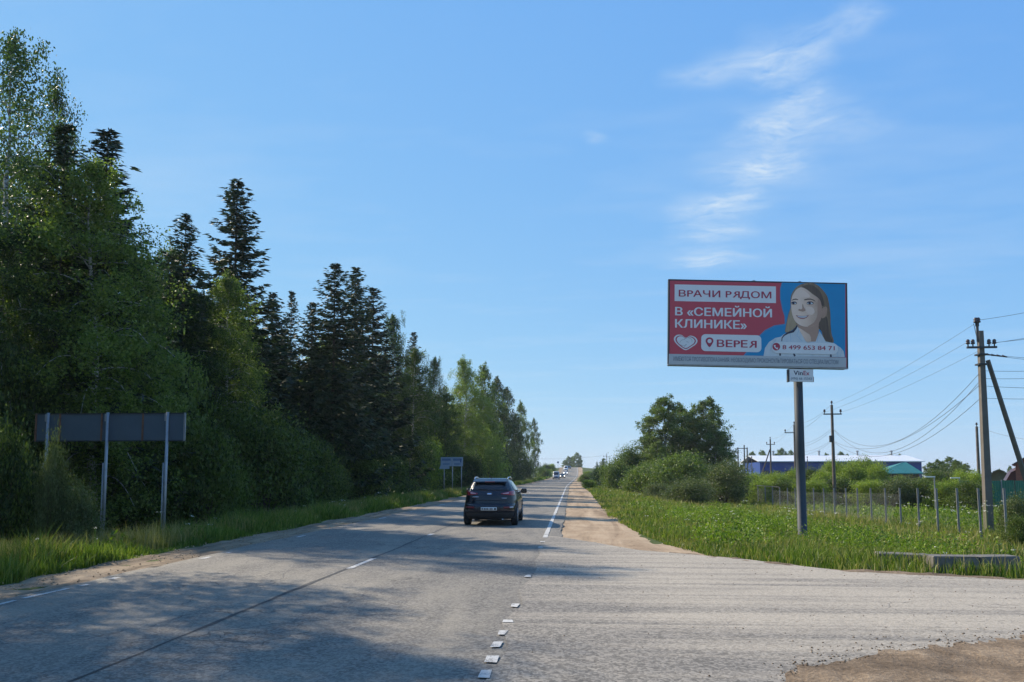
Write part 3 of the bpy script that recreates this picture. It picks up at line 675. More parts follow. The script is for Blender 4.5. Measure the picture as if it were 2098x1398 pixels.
row = [(1512, 975, 84, 55, 0), (1538, 968, 80, 55, 4), (1560, 971, 92, 50, 3), (1580, 965, 86, 50, 4), (1603, 975, 80, 50, 3), (1622, 958, 90, 50, 4), (1662, 963, 86, 50, 0), (1688, 961, 80, 55, 4), (1712, 947, 90, 50, 3), (1738, 945, 84, 55, 4), (1768, 942, 88, 60, 3), (1790, 945, 84, 50, 4), (1815, 988, 80, 50, 0), (1838, 978, 86, 55, 3), (1862, 981, 80, 50, 2), (1885, 979, 84, 50, 4), (1912, 969, 78, 60, 0), (1940, 965, 82, 55, 2), (1972, 967, 76, 50, 3), (2004, 962, 62, 40, 4)]
for i, (px, py, Y, wpx, k) in enumerate(row):
    bush_at(BUSH[k], px, py, wpx * 1.25, 'yellow green shrub behind the post fence, %s from the left' % words[i], Y=Y, group=MG)
low = [(1560, 985, 70, 60, 3), (1605, 988, 70, 60, 0), (1665, 985, 68, 70, 3), (1720, 982, 70, 70, 5), (1775, 985, 68, 70, 3), (1830, 985, 66, 70, 2), (1885, 984, 66, 70, 5), (1935, 986, 64, 70, 3), (1985, 988, 60, 60, 0)]
for i, (px, py, Y, wpx, k) in enumerate(low):
    bush_at(BUSH[k], px, py, wpx * 1.2, 'low green bush at the back of the fenced meadow, %s from the left' % words[i], Y=Y, group='low bushes at the back of the meadow')
bush_at(BUSH[2], 2078, 1022, 80, 'dark tangled shrub behind the nearest fence post', Y=30)
bush_at(BUSH[5], 2085, 1060, 60, 'green bush at the right border by the concrete beams', Y=25)
# far trees behind the warehouse and at the crest
FT = 'distant trees behind the warehouse'
for i, (px, py, Y, ws) in enumerate([(1502, 938, 300, 1.3), (1540, 924, 320, 1.2), (1560, 921, 330, 1.3), (1598, 917, 300, 1.4), (1620, 921, 310, 1.0), (1694, 927, 340, 1.0), (1722, 924, 340, 1.1), (1735, 929, 340, 1.0), (1822, 930, 340, 1.2), (1840, 929, 340, 1.2)]):
    p = atY(px, py, Y); z0 = gz(p[0], p[1]); plant(ROUND[i % 2], 'far_tree', 'distant tree crown above the blue warehouse, %s from the left' % words[i], 'tree', (p[0], p[1], z0), p[2] - z0, ws, group=FT)
for i, (px, py, Y, ws) in enumerate([(1905, 946, 135, 1.5), (1925, 940, 140, 1.5), (1943, 934, 150, 1.4), (1962, 941, 140, 1.5), (1980, 948, 135, 1.4), (2045, 960, 130, 1.0), (2068, 953, 150, .8)]):
    p = atY(px, py, Y); z0 = gz(p[0], p[1]); plant(ROUND[i % 2], 'leafy_tree', 'leafy tree between the warehouse and the red house, %s from the left' % words[i], 'tree', (p[0], p[1], z0), p[2] - z0, ws, group='trees between warehouse and houses')
for i, (px, py, Y, ws) in enumerate([(1157, 942, 620, 1.6), (1165, 934, 640, 1.3), (1174, 934, 640, 1.3), (1182, 926, 620, 1.3), (1188, 938, 630, 1.1)]):
    p = atY(px, py, Y); z0 = gz(p[0], p[1]); plant(ROUND[i % 2], 'far_tree', 'distant tree in the clump over the road crest, %s from the left' % words[i], 'tree', (p[0], p[1], z0), p[2] - z0, ws, group='tree clump beyond the road crest')
for k, px, py, Y, wpx, lab in [(3, 1110, 956, 300, 26, 'light green bush left of the far oncoming van'), (0, 1118, 952, 320, 22, 'dark green bush left of the far oncoming van'), (3, 1131, 951, 360, 18, 'round bush on the left slope near the crest'), (5, 1116, 963, 260, 20, 'low bush at the end of the forest edge'), (3, 1123, 962, 300, 22, 'pale bush above the far oncoming van')]:
    bush_at(BUSH[k], px, py, wpx, lab, Y=Y, group='bushes on the far left slope', sink=.3)
for px, py, Y, lab in [(1223, 946, 260, 'small pointed spruce near the distant poles'), (1268, 945, 220, 'small distant spruce left of the birch pair')]:
    p = atY(px, py, Y); z0 = gz(p[0], p[1]); plant(SPRUCE[0], 'spruce_tree', lab, 'tree', (p[0], p[1], z0), p[2] - z0, .9)
for px, py, Y, lab in [(1236, 938, 250, 'small round-headed tree near the distant poles')]:
    p = atY(px, py, Y); z0 = gz(p[0], p[1]); plant(FARB[2], 'leafy_tree', lab, 'tree', (p[0], p[1], z0), p[2] - z0, 1.0)

# ------------------------------------------------------------------ grass and weeds
def blades(name, label, X, Y, H_, W_, mat, seed, lean=.35):
    r = np.random.default_rng(seed); n = len(X); Z = ground_z(X, Y) - .02
    a = r.uniform(0, 2 * math.pi, n); A = np.stack([np.cos(a), np.sin(a), a * 0], -1) * W_[:, None]
    b = r.uniform(0, 2 * math.pi, n); ln = np.abs(r.normal(0, lean, n)) * H_; Dn = np.stack([np.cos(b) * ln, np.sin(b) * ln, a * 0], -1)
    P = np.stack([X, Y, Z], -1); up = np.array([0, 0, 1.0])
    mid = P + Dn * .3 + up * (H_ * .55)[:, None]; tip = P + Dn + up * (H_ * np.sqrt(np.clip(1 - lean ** 2, .3, 1)))[:, None]
    V = np.stack([P - A, P + A, mid + A * .8, mid - A * .8, tip], 1).reshape(-1, 3); i = np.arange(n)[:, None] * 5
    T = np.concatenate([i + np.array([[0, 1, 2]]), i + np.array([[0, 2, 3]]), i + np.array([[3, 2, 4]])])
    o = ob(name, np_mesh(name, V, T, M[mat])); return tag(o, label, 'grass', kind='stuff')
def logY(r, n, a, b): return np.exp(r.uniform(math.log(a), math.log(b), n))
def xg_at(Y): return np.interp(Y, *zip(*XGR)) + cshift(Y)
r = np.random.default_rng(101)
def low_front(X, Y): return np.where((X > 4.6) & (X < 9.2) & (Y < 14.35), .3, 1.0)
def right_grass(n, y0, y1, wmax):
    Y = logY(r, n, y0, y1); x0 = xg_at(Y) - .25; X = x0 + (wmax - x0) * r.random(n) ** 1.25
    ye = np.interp(X, *zip(*YFAR)); k = (Y > ye + .3 + r.random(n) ** 2 * .9 + vnoise(X, Y, .8, 6) * .8) & ~((X > 5.0) & (X < 8.9) & (Y < 14.25) & (r.random(n) < .92))
    return X[k], Y[k]
X, Y = right_grass(120000, 12.8, 130, 17)
e = np.clip((X - xg_at(Y)) / 2.0, 0, 1); patch = vnoise(X, Y, 1.6) + vnoise(X, Y, .5, 3) * .5
blades('meadow_grass', 'long green grass on the verge between dirt shoulder and post fence', X, Y, np.clip((.10 + .18 * e + patch * .32) * r.uniform(.6, 1.4, len(X)) * low_front(X, Y) * np.where(X > 9, .7, 1.0), .04, .7), .004 + .00042 * Y, 'grass', 1)
X, Y = right_grass(30000, 12.8, 120, 17)
blades('dry_grass', 'pale straw-coloured grass stems among the green verge grass on the right', X, Y, r.uniform(.2, .6, len(X)) * (.4 + .6 * np.clip((X - xg_at(Y)) / 2, 0, 1)) * low_front(X, Y), .003 + .0003 * Y, 'grass_dry', 2)
n = 60000; Y = logY(r, n, 24, 125); X = 14.5 + (18 + Y * .55) * r.random(n)
blades('field_grass', 'green meadow grass behind the post fence', X, Y, r.uniform(.12, .35, n), .004 + .0005 * Y, 'grass', 3)
n = 100000; Y = logY(r, n, 7.5, 260); s_ = -9.30 - 5.5 * r.random(n) ** 1.5 + vnoise(Y, Y * 0, 1.1, 8) * .5; X = s_ + cshift(Y); e = np.clip((-9.2 - s_) / 1.0, 0, 1)
patch = vnoise(X, Y, 1.4, 1) + vnoise(X, Y, .5, 3) * .5
blades('verge_grass', 'tall green grass on the left verge in front of the forest', X, Y, np.clip((.12 + .4 * e + patch * .6) * r.uniform(.55, 1.45, n), .06, 1.1), .004 + .00045 * Y, 'grass', 4)
n = 60000; Y = logY(r, n, 7.5, 200); s_ = -9.6 - 3.2 * r.random(n); X = s_ + cshift(Y); k = vnoise(X, Y, 2.2, 5) > -.02; X, Y, s_ = X[k], Y[k], s_[k]
blades('dry_grass', 'pale seeding grass stems on the left verge by the blank sign', X, Y, r.uniform(.35, 1.0, len(X)) * (.35 + .65 * np.clip((-9.4 - s_) / .9, 0, 1)), .003 + .0003 * Y, 'grass_dry', 5)
def weeds(name, label, P, hgt, rad, per, leaf, mat, seed):
    r = np.random.default_rng(seed); n = len(P) * per
    C = np.repeat(P, per, 0); hh = np.repeat(hgt, per); rr = np.repeat(rad, per)
    d = r.normal(size=(n, 3)); d[:, 2] = np.abs(d[:, 2]); d = unit(d) * (r.random(n) ** .4)[:, None]
    C = C + d * np.stack([rr, rr, hh], -1); D = r.normal(size=(n, 3)) + np.array([0, 0, .5])
    sz = r.uniform(.6, 1.4, n) * np.repeat(leaf, per); V, Fq = kites(C, sz, sz * .5, D, r)
    return tag(ob(name, np_mesh(name, V, Fq, M[mat])), label, 'weeds', kind='stuff')
def weed_field(n, y0, y1, xa, xb, thr, sd):
    Y = logY(r, n, y0, y1); X = xa(Y) + (xb(Y) - xa(Y)) * r.random(n)
    ye = np.interp(X, *zip(*YFAR)); k = (vnoise(X, Y, 3.2, sd) > thr) & (Y > ye + 1.0); X, Y = X[k], Y[k]
    return np.stack([X, Y, ground_z(X, Y)], -1)
P = weed_field(1500, 15, 75, lambda Y: xg_at(Y) + 1.0, lambda Y: np.where(Y > 21, 11.5, 15.0), .06, 2); P = P[~((P[:, 0] > 4.4) & (P[:, 0] < 9.5) & (P[:, 1] < 15.3))]; m_ = len(P)
weeds('leafy_weeds', 'lush bright green leafy weeds around the billboard post', P, r.uniform(.2, .5, m_), r.uniform(.3, .75, m_), 95, r.uniform(.02, .036, m_) * (1 + P[:, 1] / 70), 'weed_leaf', 6)
m_ = 120; P = np.stack([r.uniform(3.6, 10.5, m_), r.uniform(19.5, 44, m_), np.zeros(m_)], -1); P = P[vnoise(P[:, 0], P[:, 1], 2.6, 9) > -.1]; P = P[np.abs(P[:, 0] - 7.7) + np.abs(P[:, 1] - 25.8) > .7]; P[:, 2] = ground_z(P[:, 0], P[:, 1]); m_ = len(P)
weeds('raspberry_thicket', 'rounded yellow green thickets standing in front of the fence posts', P, r.uniform(.55, 1.0, m_), r.uniform(.5, 1.1, m_), 520, r.uniform(.026, .042, m_), 'weed_leaf', 16)
P = weed_field(500, 32, 90, lambda Y: Y * 0 + 15, lambda Y: 20 + Y * .5, -.02, 4); m_ = len(P)
weeds('meadow_weeds', 'green weeds growing in the meadow behind the fence', P, r.uniform(.3, .8, m_), r.uniform(.4, .9, m_), 60, r.uniform(.05, .08, m_), 'weed_leaf', 7)
Y = logY(r, 420, 9, 140); X = -10.2 - 3.5 * r.random(420) + cshift(Y); P = np.stack([X, Y, ground_z(X, Y)], -1)
weeds('verge_weeds', 'broad leafy weeds in the left verge grass', P, r.uniform(.3, .8, 420), r.uniform(.2, .55, 420), 70, r.uniform(.03, .055, 420) * (1 + P[:, 1] / 80), 'weed_leaf', 8)
# white umbels
def umbels(name, label, P, hgt, seed):
    r = np.random.default_rng(seed); V, Fq = [], []; n = 0
    for p, q in zip(P, hgt):
        s = .0005 * p[1] + .011
        for j in range(9):
            c = p + np.array([*r.normal(0, s * 1.7, 2), q + r.normal(0, s * .5)]); a = r.uniform(0, 3)
            for k in range(4): V.append(c + np.array([math.cos(a + k * 1.57), math.sin(a + k * 1.57), r.normal(0, .35)]) * s * .8)
            Fq.append((n, n + 1, n + 2, n + 3)); n += 4
        for sgn in (-1, 1): V += [p + np.array([.006 * sgn, 0, 0])]
        for sgn in (1, -1): V += [p + np.array([.006 * sgn, 0, q])]
        Fq.append((n, n + 1, n + 2, n + 3)); n += 4
    me = np_mesh(name, V, Fq, M['flower']); me.materials.append(M['grass']); mi = np.zeros(len(Fq), dtype=np.int32); mi[9::10] = 1; me.polygons.foreach_set('material_index', mi)
    return tag(ob(name, me), label, 'wildflowers', kind='stuff')
P = weed_field(420, 16, 70, lambda Y: xg_at(Y) + .6, lambda Y: Y * 0 + 15, .02, 8)[:80]
umbels('white_wildflowers', 'white umbel wildflowers scattered in the right verge grass', P, r.uniform(.3, .6, len(P)), 9)
p0 = atY(2000, 1025, 34); P = np.stack([p0[0] + r.normal(0, 2.2, 60), 34 + r.normal(0, 2, 60), np.zeros(60)], -1); P[:, 2] = ground_z(P[:, 0], P[:, 1])
umbels('white_wildflowers', 'clump of tall white umbels at the foot of the utility pole', P, r.uniform(.9, 1.5, 60), 10)
Y = logY(r, 40, 10, 60); X = -10 - 1.6 * r.random(40); P = np.stack([X, Y, ground_z(X, Y)], -1)
umbels('white_wildflowers', 'white wildflower heads standing in the left verge grass', P, r.uniform(.5, .95, 40), 11)
# stones and clods on the dirt and side road
def clods(name, label, X, Y, Z, S, mat, seed):
    r = np.random.default_rng(seed); base = np.array([(1, 0, 0), (-1, 0, 0), (0, 1, 0), (0, -1, 0), (0, 0, .8), (0, 0, -.5)], float)
    tri = np.array([(0, 2, 4), (2, 1, 4), (1, 3, 4), (3, 0, 4), (2, 0, 5), (1, 2, 5), (3, 1, 5), (0, 3, 5)]); n = len(X)
    V = (base[None] * r.uniform(.6, 1.3, (n, 6, 1)) * S[:, None, None] + np.stack([X, Y, Z], -1)[:, None]).reshape(-1, 3)
    T = (np.arange(n)[:, None, None] * 6 + tri[None]).reshape(-1, 3); return tag(ob(name, np_mesh(name, V, T, M[mat])), label, 'stones', kind='stuff')
n = 1500; X = 1.7 + 6 * r.random(n) ** 1.2; Y = np.interp(X, *zip(*YNEAR)) + .1 - r.normal(.25, .35, n)
clods('soil_clods', 'loose soil clods on the bare corner beside the side road', X, Y, Y * 0 + .03, r.uniform(.004, .016, n), 'dirt_corner', 12)
n = 220; Y = logY(r, n, 16, 60); X = -.2 + 2.3 * r.random(n); k = Y > np.interp(X, *zip(*YFAR)); X, Y = X[k], Y[k]
clods('gravel', 'small stones scattered over the right dirt shoulder', X, Y, Y * 0 + .008, r.uniform(.005, .013, len(X)) * (1 + Y / 80), 'dirt', 13)
n = 260; X = -.4 + 9 * r.random(n); Y = np.interp(X, *zip(*YNEAR)).clip(5) + (np.interp(X, *zip(*YFAR)) - np.interp(X, *zip(*YNEAR)).clip(5)) * r.random(n)
clods('gravel', 'scattered dark pebbles lying on the dusty side road', X, Y, Y * 0 + .03, r.uniform(.005, .014, n), 'dirt_corner', 14)
n = 900; Y = logY(r, n, 8, 60); X = -7.7 - 1.8 * r.random(n)
clods('gravel', 'crumbled soil and stones along the left road edge', X, Y, Y * 0 + .004, r.uniform(.008, .03, n), 'dirt', 15)
# ------------------------------------------------------------------ blank sign on the left
M['sign_back'] = simple('sign_back', (.07, .095, .12), .6, .10, 1.5, .0)
M['rust'] = simple('rust', (.17, .085, .05), .8, .3, 8)
Ys = 22.0
def px2(px, py, Y): p = atY(px, py, Y); return p
A = atY(74, 849, Ys); B = atY(382, 849, Ys); C_ = atY(382, 903, Ys)
W = B[0] - A[0]; Hs = A[2] - C_[2]; xm = (A[0] + B[0]) / 2; zt = A[2]
g0 = gz(xm, Ys)
sg = thing('blank_sign', 'long blank blue-grey sign board on three grey posts at the forest edge', 'sign', (xm, Ys, g0))
def sx(zx): return atY(zx / 3.328, 870, Ys)[0] - xm
zc_ = (zt + C_[2]) / 2 - g0
cuts = [245, 410, 695, 975, 1268]
for a, b in zip(cuts[:-1], cuts[1:]):
    MB().box(((sx(a) + sx(b)) / 2, 0, zc_), (sx(b) - sx(a) - .012, .03, Hs), bevel=.004).build('panel', M['sign_back'], sg)
for c in cuts[1:-1] + [248]:
    MB().box((sx(c) + .01, -.03, zc_), (.045, .035, Hs + .01)).build('batten', M['rust'], sg)
MB().box((sx(1268) - .02, -.034, zc_), (.05, .04, Hs + .03)).build('end_profile', M['galv'], sg)
for zz in (zc_ + Hs / 2, zc_ - Hs / 2):
    MB().box((0, -.022, zz), (W + .02, .03, .035)).build('rail', M['dark_metal'], sg)
for zx in (340, 745, 1152):
    o = MB().tube([(sx(zx), -.09, -.3), (sx(zx), -.09, zt - g0 + .03)], .045, 10).build('post', M['galv'], sg, True)
    MB().tube([(sx(zx) - .085, -.09, -.2), (sx(zx) - .085, -.09, (zt - g0) * .66)], .022, 8).build('brace_tube', M['galv'], sg, True)
    MB().box((sx(zx) - .05, -.10, zt - g0 - .12), (.05, .06, .22)).build('clamp', M['galv'], sg)

# ------------------------------------------------------------------ small road sign far left
M['sign_blue'] = simple('sign_blue', (.10, .17, .28), .5, .12, 2); M['sign_white'] = simple('sign_white', (.26, .33, .40), .5, .08, 3); M['sign_dark'] = simple('sign_dark', (.05, .09, .2), .5, .1, 3)
Ys = 72.0; p = atY(925, 950, Ys); g0 = gz(p[0], Ys)
s2 = thing('road_sign', 'pale blue double road sign on thin posts at the left verge', 'sign', (p[0], Ys, g0))
def lx(px): return atY(px, 950, Ys)[0] - p[0]
def lz(py): return atY(925, py, Ys)[2] - g0
for a, b in ((903, 925.8), (926.2, 948.5)):
    bd = MB().box(((lx(a) + lx(b)) / 2, 0, (lz(937) + lz(955.5)) / 2), (lx(b) - lx(a), .04, lz(937) - lz(955.5)), bevel=.01).build('board', M['sign_white'], s2)
    MB().box(((lx(a) + lx(b)) / 2, -.024, lz(942)), ((lx(b) - lx(a)) * .8, .008, .22)).build('sign_band', M['sign_blue'], bd)
    MB().box(((lx(a) + lx(b)) / 2, -.024, lz(951)), ((lx(b) - lx(a)) * .6, .008, .10)).build('sign_band', M['sign_blue'], bd)
MB().box((lx(944), -.03, lz(944)), (.12, .012, .38)).build('arrow_mark', M['sign_dark'], s2)
MB().prism([(lx(903), -.06, lz(953)), (lx(921), -.06, lz(956)), (lx(921), -.06, lz(961)), (lx(900), -.06, lz(961))], [(lx(903), -.03, lz(953)), (lx(921), -.03, lz(956)), (lx(921), -.03, lz(961)), (lx(900), -.03, lz(961))]).build('lower_board', M['sign_white'], s2)
for px in (910, 927, 945.5):
    MB().tube([(lx(px), .06, -.3), (lx(px), .06, lz(938))], .045, 8).build('post', M['galv'], s2, True)
# tiny round sign on the crest
Ys = 372; p = atY(1143.3, 947.5, Ys); g0 = gz(p[0], Ys)
s3 = thing('round_sign', 'tiny round sign on a thin post at the left of the crest', 'sign', (p[0], Ys, g0))
MB().lathe([(.45, -.03), (.47, 0), (.45, .03)], (0, 0, p[2] - g0), 'Y', 20).build('disc', M['sign_dark'], s3)
MB().tube([(0, .08, -.3), (0, .08, p[2] - g0)], .07, 6).build('post', M['galv'], s3)

# ------------------------------------------------------------------ billboard
def flat(name, col, rough=.55): return simple(name, col, rough, .04, 2.0)
M['b_red'] = flat('print_red', (.54, .065, .09)); M['b_blue'] = flat('print_blue', (.003, .25, .50)); M['b_white'] = flat('print_white', (.72, .72, .72)); M['b_rim'] = flat('print_rim', (.06, .25, .46))
M['b_text'] = flat('print_text', (.40, .035, .075)); M['b_grey'] = flat('print_grey', (.46, .48, .49)); M['b_ink'] = flat('print_ink', (.16, .19, .23)); M['b_dark'] = flat('print_dark', (.03, .03, .06))
M['b_skin'] = flat('print_skin', (.60, .44, .36)); M['b_skin2'] = flat('print_skin_deep', (.46, .27, .19)); M['b_skin3'] = flat('print_skin_pale', (.84, .61, .48)); M['b_hair'] = flat('print_hair', (.26, .17, .10)); M['b_hair2'] = flat('print_hair_fair', (.42, .30, .18)); M['b_hair3'] = flat('print_hair_brown', (.13, .08, .055)); M['b_lip'] = flat('print_lip', (.42, .17, .16)); M['b_coat'] = flat('print_coat', (.54, .57, .58)); M['b_coat2'] = flat('print_coat_fold', (.46, .55, .62))
def print_tone(name, a, b, c, scale, rough_scale, x0, x1, mixn):
    m, t = new_mat(name); g = nd(t, 'ShaderNodeTexCoord'); sx_ = nd(t, 'ShaderNodeSeparateXYZ', {0: g.outputs['Object']})
    gr = nd(t, 'ShaderNodeMapRange', {'Value': sx_.outputs['X'], 'From Min': x0, 'From Max': x1}).outputs[0]
    n_ = noise(t, obj_coord(t, scale), rough_scale, 5, .6)
    f = nd(t, 'ShaderNodeMath', {0: n_, 1: mixn}, operation='MULTIPLY').outputs[0]; f = nd(t, 'ShaderNodeMath', {0: gr, 1: 1 - mixn, 2: f}, operation='MULTIPLY_ADD').outputs[0]
    col = ramp(t, f, [(.15, a), (.5, b), (.85, c)]); bs = nd(t, 'ShaderNodeBsdfPrincipled', {'Base Color': col, 'Roughness': .55}); nd(t, 'ShaderNodeOutputMaterial', {'Surface': bs.outputs[0]}); return m
M['b_skin'] = print_tone('print_skin', (.86, .62, .48), (.72, .48, .35), (.42, .25, .17), (1, 1, 1), 3.0, 4.30, 5.05, .35)
M['b_hair'] = print_tone('print_hair', (.42, .30, .18), (.24, .155, .09), (.10, .06, .04), (9, 1, .8), 2.0, 4.2, 5.5, .75)
M['b_hair2'] = print_tone('print_hair_fair', (.52, .39, .24), (.36, .25, .145), (.2, .125, .07), (12, 1, .8), 2.0, 4.1, 4.6, .8)
M['b_hair3'] = print_tone('print_hair_brown', (.2, .13, .08), (.12, .075, .05), (.06, .04, .03), (12, 1, .8), 2.0, 4.6, 5.4, .8)
M['b_coat'] = print_tone('print_coat', (.66, .70, .72), (.58, .62, .64), (.42, .48, .52), (3, 1, .9), 1.6, 3.3, 6.0, .9)
bp = atY(1649, 1080, 25.8); BY = bp[1]; bz = gz(bp[0], BY)
bb = thing('billboard', 'large red and blue clinic billboard with a smiling woman on a grey post', 'billboard', (bp[0], BY, bz), YAW)
depth = float(np.dot(atY(1640, 751, BY) - CAM, _F)); mpp = depth / F_PX
zb = atY(1640, 752, BY)[2] - bz; PW, PH = 365 * mpp, 178.5 * mpp
px_off = (1371 - 1640.5) * mpp
MB().lathe([(.40, -.4), (.40, .05), (.15, .06), (.146, zb * .5), (.142, zb + .1)], (0, .22, 0), 'Z', 28).build('post', M['post_grey'], bb, True)
pan = bpy.data.objects.new('panel', None)
roll = math.radians(1.25)
bmx = MB(); bmx.box((PW / 2, .13, PH / 2), (PW, .22, PH), bevel=.02)
pan = bmx.build('panel', M['dark_metal'], bb); pan.location = (px_off, 0, zb + .055); pan.rotation_euler = (0, roll, 0)
for a, b, c, d in ((PW / 2, PH - .02, PW + .06, .05), (PW / 2, .02, PW + .06, .05)):
    MB().box((a, .0, b), (c, .10, d)).build('frame_rail', M['dark_metal'] if b > 1 else M['galv'], pan)
for xx in (-.005, PW + .005): MB().box((xx, .0, PH / 2), (.05, .10, PH - .06)).build('frame_side', M['dark_metal'], pan)
for zx in (1000, 1455):
    xx = (zx - 145) / 1733 * PW
    MB().tube([(xx + .09 * math.cos(a), .25, PH + .0 + .10 * math.sin(a)) for a in np.linspace(0, math.pi, 8)], .012, 6).build('lifting_eye', M['galv'], pan)
def uv(zx, zy):
    yy = zy - (zx - 152) * .0285
    return ((zx - 148) / 1732 * PW, (1 - (yy - 128) / 849) * PH)
def q2z(x, y): return ((x / 6.355 + 1550 - 1340) * 4.768, (y / 6.355 + 560 - 540) * 4.768)
def spline(pts, n=6):
    P = np.array(pts, float); m_ = len(P); out_ = []
    for i in range(m_):
        a, b, c, d = P[(i - 1) % m_], P[i], P[(i + 1) % m_], P[(i + 2) % m_]
        for s in np.linspace(0, 1, n, endpoint=False):
            out_.append(.5 * (2 * b + (c - a) * s + (2 * a - 5 * b + 4 * c - d) * s * s + (3 * b - a - 3 * c + d) * s ** 3))
    return np.array(out_)
def polymesh(name, pts, lay, mat, parent):
    V = [(u, -.052 - .0025 * lay, v) for u, v in pts]
    T = tessellate_polygon([[Vector((u, v, 0)) for u, v in pts]])
    me = bpy.data.meshes.new(name); me.from_pydata(V, [], [tuple(t) for t in T]); me.materials.append(M[mat]); me.update()
    return ob(name, me, parent)
def zpoly(name, pts, lay, mat, parent, sm=0): 
    pts = spline(pts, sm) if sm else pts
    return polymesh(name, [uv(*p) for p in pts], lay, mat, parent)
def qpoly(name, pts, lay, mat, parent, sm=5): return zpoly(name, [q2z(*p) for p in (spline(pts, sm) if sm else pts)], lay, mat, parent)
def stroke(pts, wd):
    P = np.array(pts, float); T = np.gradient(P, axis=0); T /= np.linalg.norm(T, axis=1)[:, None]; Nn = np.stack([-T[:, 1], T[:, 0]], -1)
    wd = np.array(wd)[:, None] if hasattr(wd, '__len__') else wd
    return np.concatenate([P + Nn * wd, (P - Nn * wd)[::-1]])
def rrect(x0, y0, x1, y1, r, slope=.0285, n=7):
    pts = []
    for cx, cy, a0 in ((x1 - r, y0 + r, -90), (x1 - r, y1 - r, 0), (x0 + r, y1 - r, 90), (x0 + r, y0 + r, 180)):
        for k in range(n): a = math.radians(a0 + 90 * k / (n - 1)); pts.append((cx + r * math.cos(a), cy + r * math.sin(a)))
    return [(x, y + (x - x0) * slope) for x, y in pts]
pos = MB().poly([(.02, -.0515, .045), (PW - .02, -.0515, .045), (PW - .02, -.0515, PH - .045), (.02, -.0515, PH - .045)]).build('poster', M['b_red'], pan)
pos_p = pan          # printed pieces hang on the panel: billboard > panel > piece
zpoly('printed_rim', [(1248, 168), (1230, 230), (1230, 330), (1250, 435), (1272, 505), (1274, 578), (1170, 594), (1080, 640), (1018, 700), (955, 785), (872, 888), (1860, 914), (1868, 190)], 1, 'b_rim', pos_p)
zpoly('printed_sky', [(1258, 168), (1240, 230), (1240, 330), (1262, 432), (1286, 500), (1290, 590), (1180, 606), (1090, 652), (1028, 712), (968, 792), (890, 888), (1860, 914), (1868, 190)], 2, 'b_blue', pos_p)
zpoly('footer_band', [(147, 868), (1868, 917), (1866, 1012), (145, 968)], 5, 'b_grey', pos_p)
zpoly('text_box', [(200, 180), (1190, 207), (1190, 373), (200, 346)], 1, 'b_white', pos_p)
zpoly('text_box', rrect(460, 675, 1045, 842, 42), 4, 'b_white', pos_p)
# portrait
qpoly('portrait_hair', [(440, 330), (460, 240), (530, 150), (620, 112), (720, 105), (800, 140), (870, 210), (920, 290), (945, 400), (957, 520), (960, 650), (970, 780), (995, 892), (880, 892), (800, 690), (520, 660), (480, 715), (372, 758), (385, 640), (410, 520), (440, 430)], 3, 'b_hair', pos_p)
qpoly('portrait_hair', [(450, 440), (470, 560), (515, 655), (470, 715), (378, 752), (392, 640), (418, 520)], 4, 'b_hair2', pos_p)
qpoly('portrait_hair', [(845, 560), (910, 560), (930, 680), (950, 800), (980, 885), (900, 885), (850, 760), (800, 690)], 4, 'b_hair3', pos_p)
qpoly('portrait_hair', [(600, 150), (700, 130), (790, 180), (850, 270), (880, 400), (840, 400), (800, 310), (720, 240), (640, 185)], 4, 'b_hair3', pos_p)
qpoly('portrait_neck', [(520, 650), (600, 670), (800, 620), (800, 760), (760, 885), (640, 885), (570, 770), (530, 690)], 4, 'b_skin2', pos_p)
qpoly('portrait_neck', [(545, 700), (640, 760), (690, 800), (700, 880), (640, 884), (575, 770)], 5, 'b_skin', pos_p)
qpoly('portrait_face', [(448, 340), (470, 260), (520, 190), (580, 165), (650, 192), (720, 250), (790, 300), (830, 350), (845, 440), (840, 560), (800, 640), (710, 682), (620, 684), (540, 652), (490, 600), (460, 520), (448, 430)], 6, 'b_skin', pos_p)
qpoly('portrait_shade', [(800, 320), (832, 360), (845, 440), (840, 560), (800, 640), (710, 680), (660, 682), (740, 630), (785, 540), (790, 430)], 7, 'b_skin2', pos_p)
qpoly('portrait_light', [(520, 230), (590, 200), (660, 240), (690, 290), (600, 300), (520, 300)], 7, 'b_skin3', pos_p)
qpoly('portrait_light', [(640, 430), (720, 430), (750, 490), (710, 530), (650, 500)], 7, 'b_skin3', pos_p)
qpoly('portrait_ear', [(838, 470), (868, 432), (905, 425), (915, 470), (900, 540), (862, 575), (838, 560)], 8, 'b_skin', pos_p)
qpoly('portrait_ear', [(862, 470), (888, 455), (890, 500), (866, 530)], 9, 'b_skin2', pos_p)
for cx, cy, a, b in ((484, 374, 34, 17), (694, 376, 42, 19)):
    ell = lambda ka, kb: [(cx + a * ka * math.cos(t_), cy + b * kb * math.sin(t_)) for t_ in np.linspace(0, 2 * math.pi, 16, endpoint=False)]
    qpoly('portrait_eye', ell(1.15, 1.35), 8, 'b_skin2', pos_p, 0); qpoly('portrait_eye', ell(1, .8), 9, 'b_coat', pos_p, 0); qpoly('portrait_eye', [(cx - 8 + 17 * math.cos(t_), cy + 15 * math.sin(t_)) for t_ in np.linspace(0, 6.28, 12, endpoint=False)], 10, 'b_dark', pos_p, 0)
    qpoly('portrait_eye', stroke([(cx - a, cy - 3), (cx - a * .4, cy - b * .95), (cx + a * .4, cy - b * .9), (cx + a, cy + 2)], 5), 10, 'b_dark', pos_p, 0)
qpoly('portrait_brow', stroke([(456, 338), (480, 324), (510, 320), (538, 330)], [3, 7, 7, 4]), 8, 'b_hair3', pos_p, 0)
qpoly('portrait_brow', stroke([(618, 332), (660, 322), (705, 322), (735, 334), (762, 352)], [7, 8, 7, 6, 3]), 8, 'b_hair3', pos_p, 0)
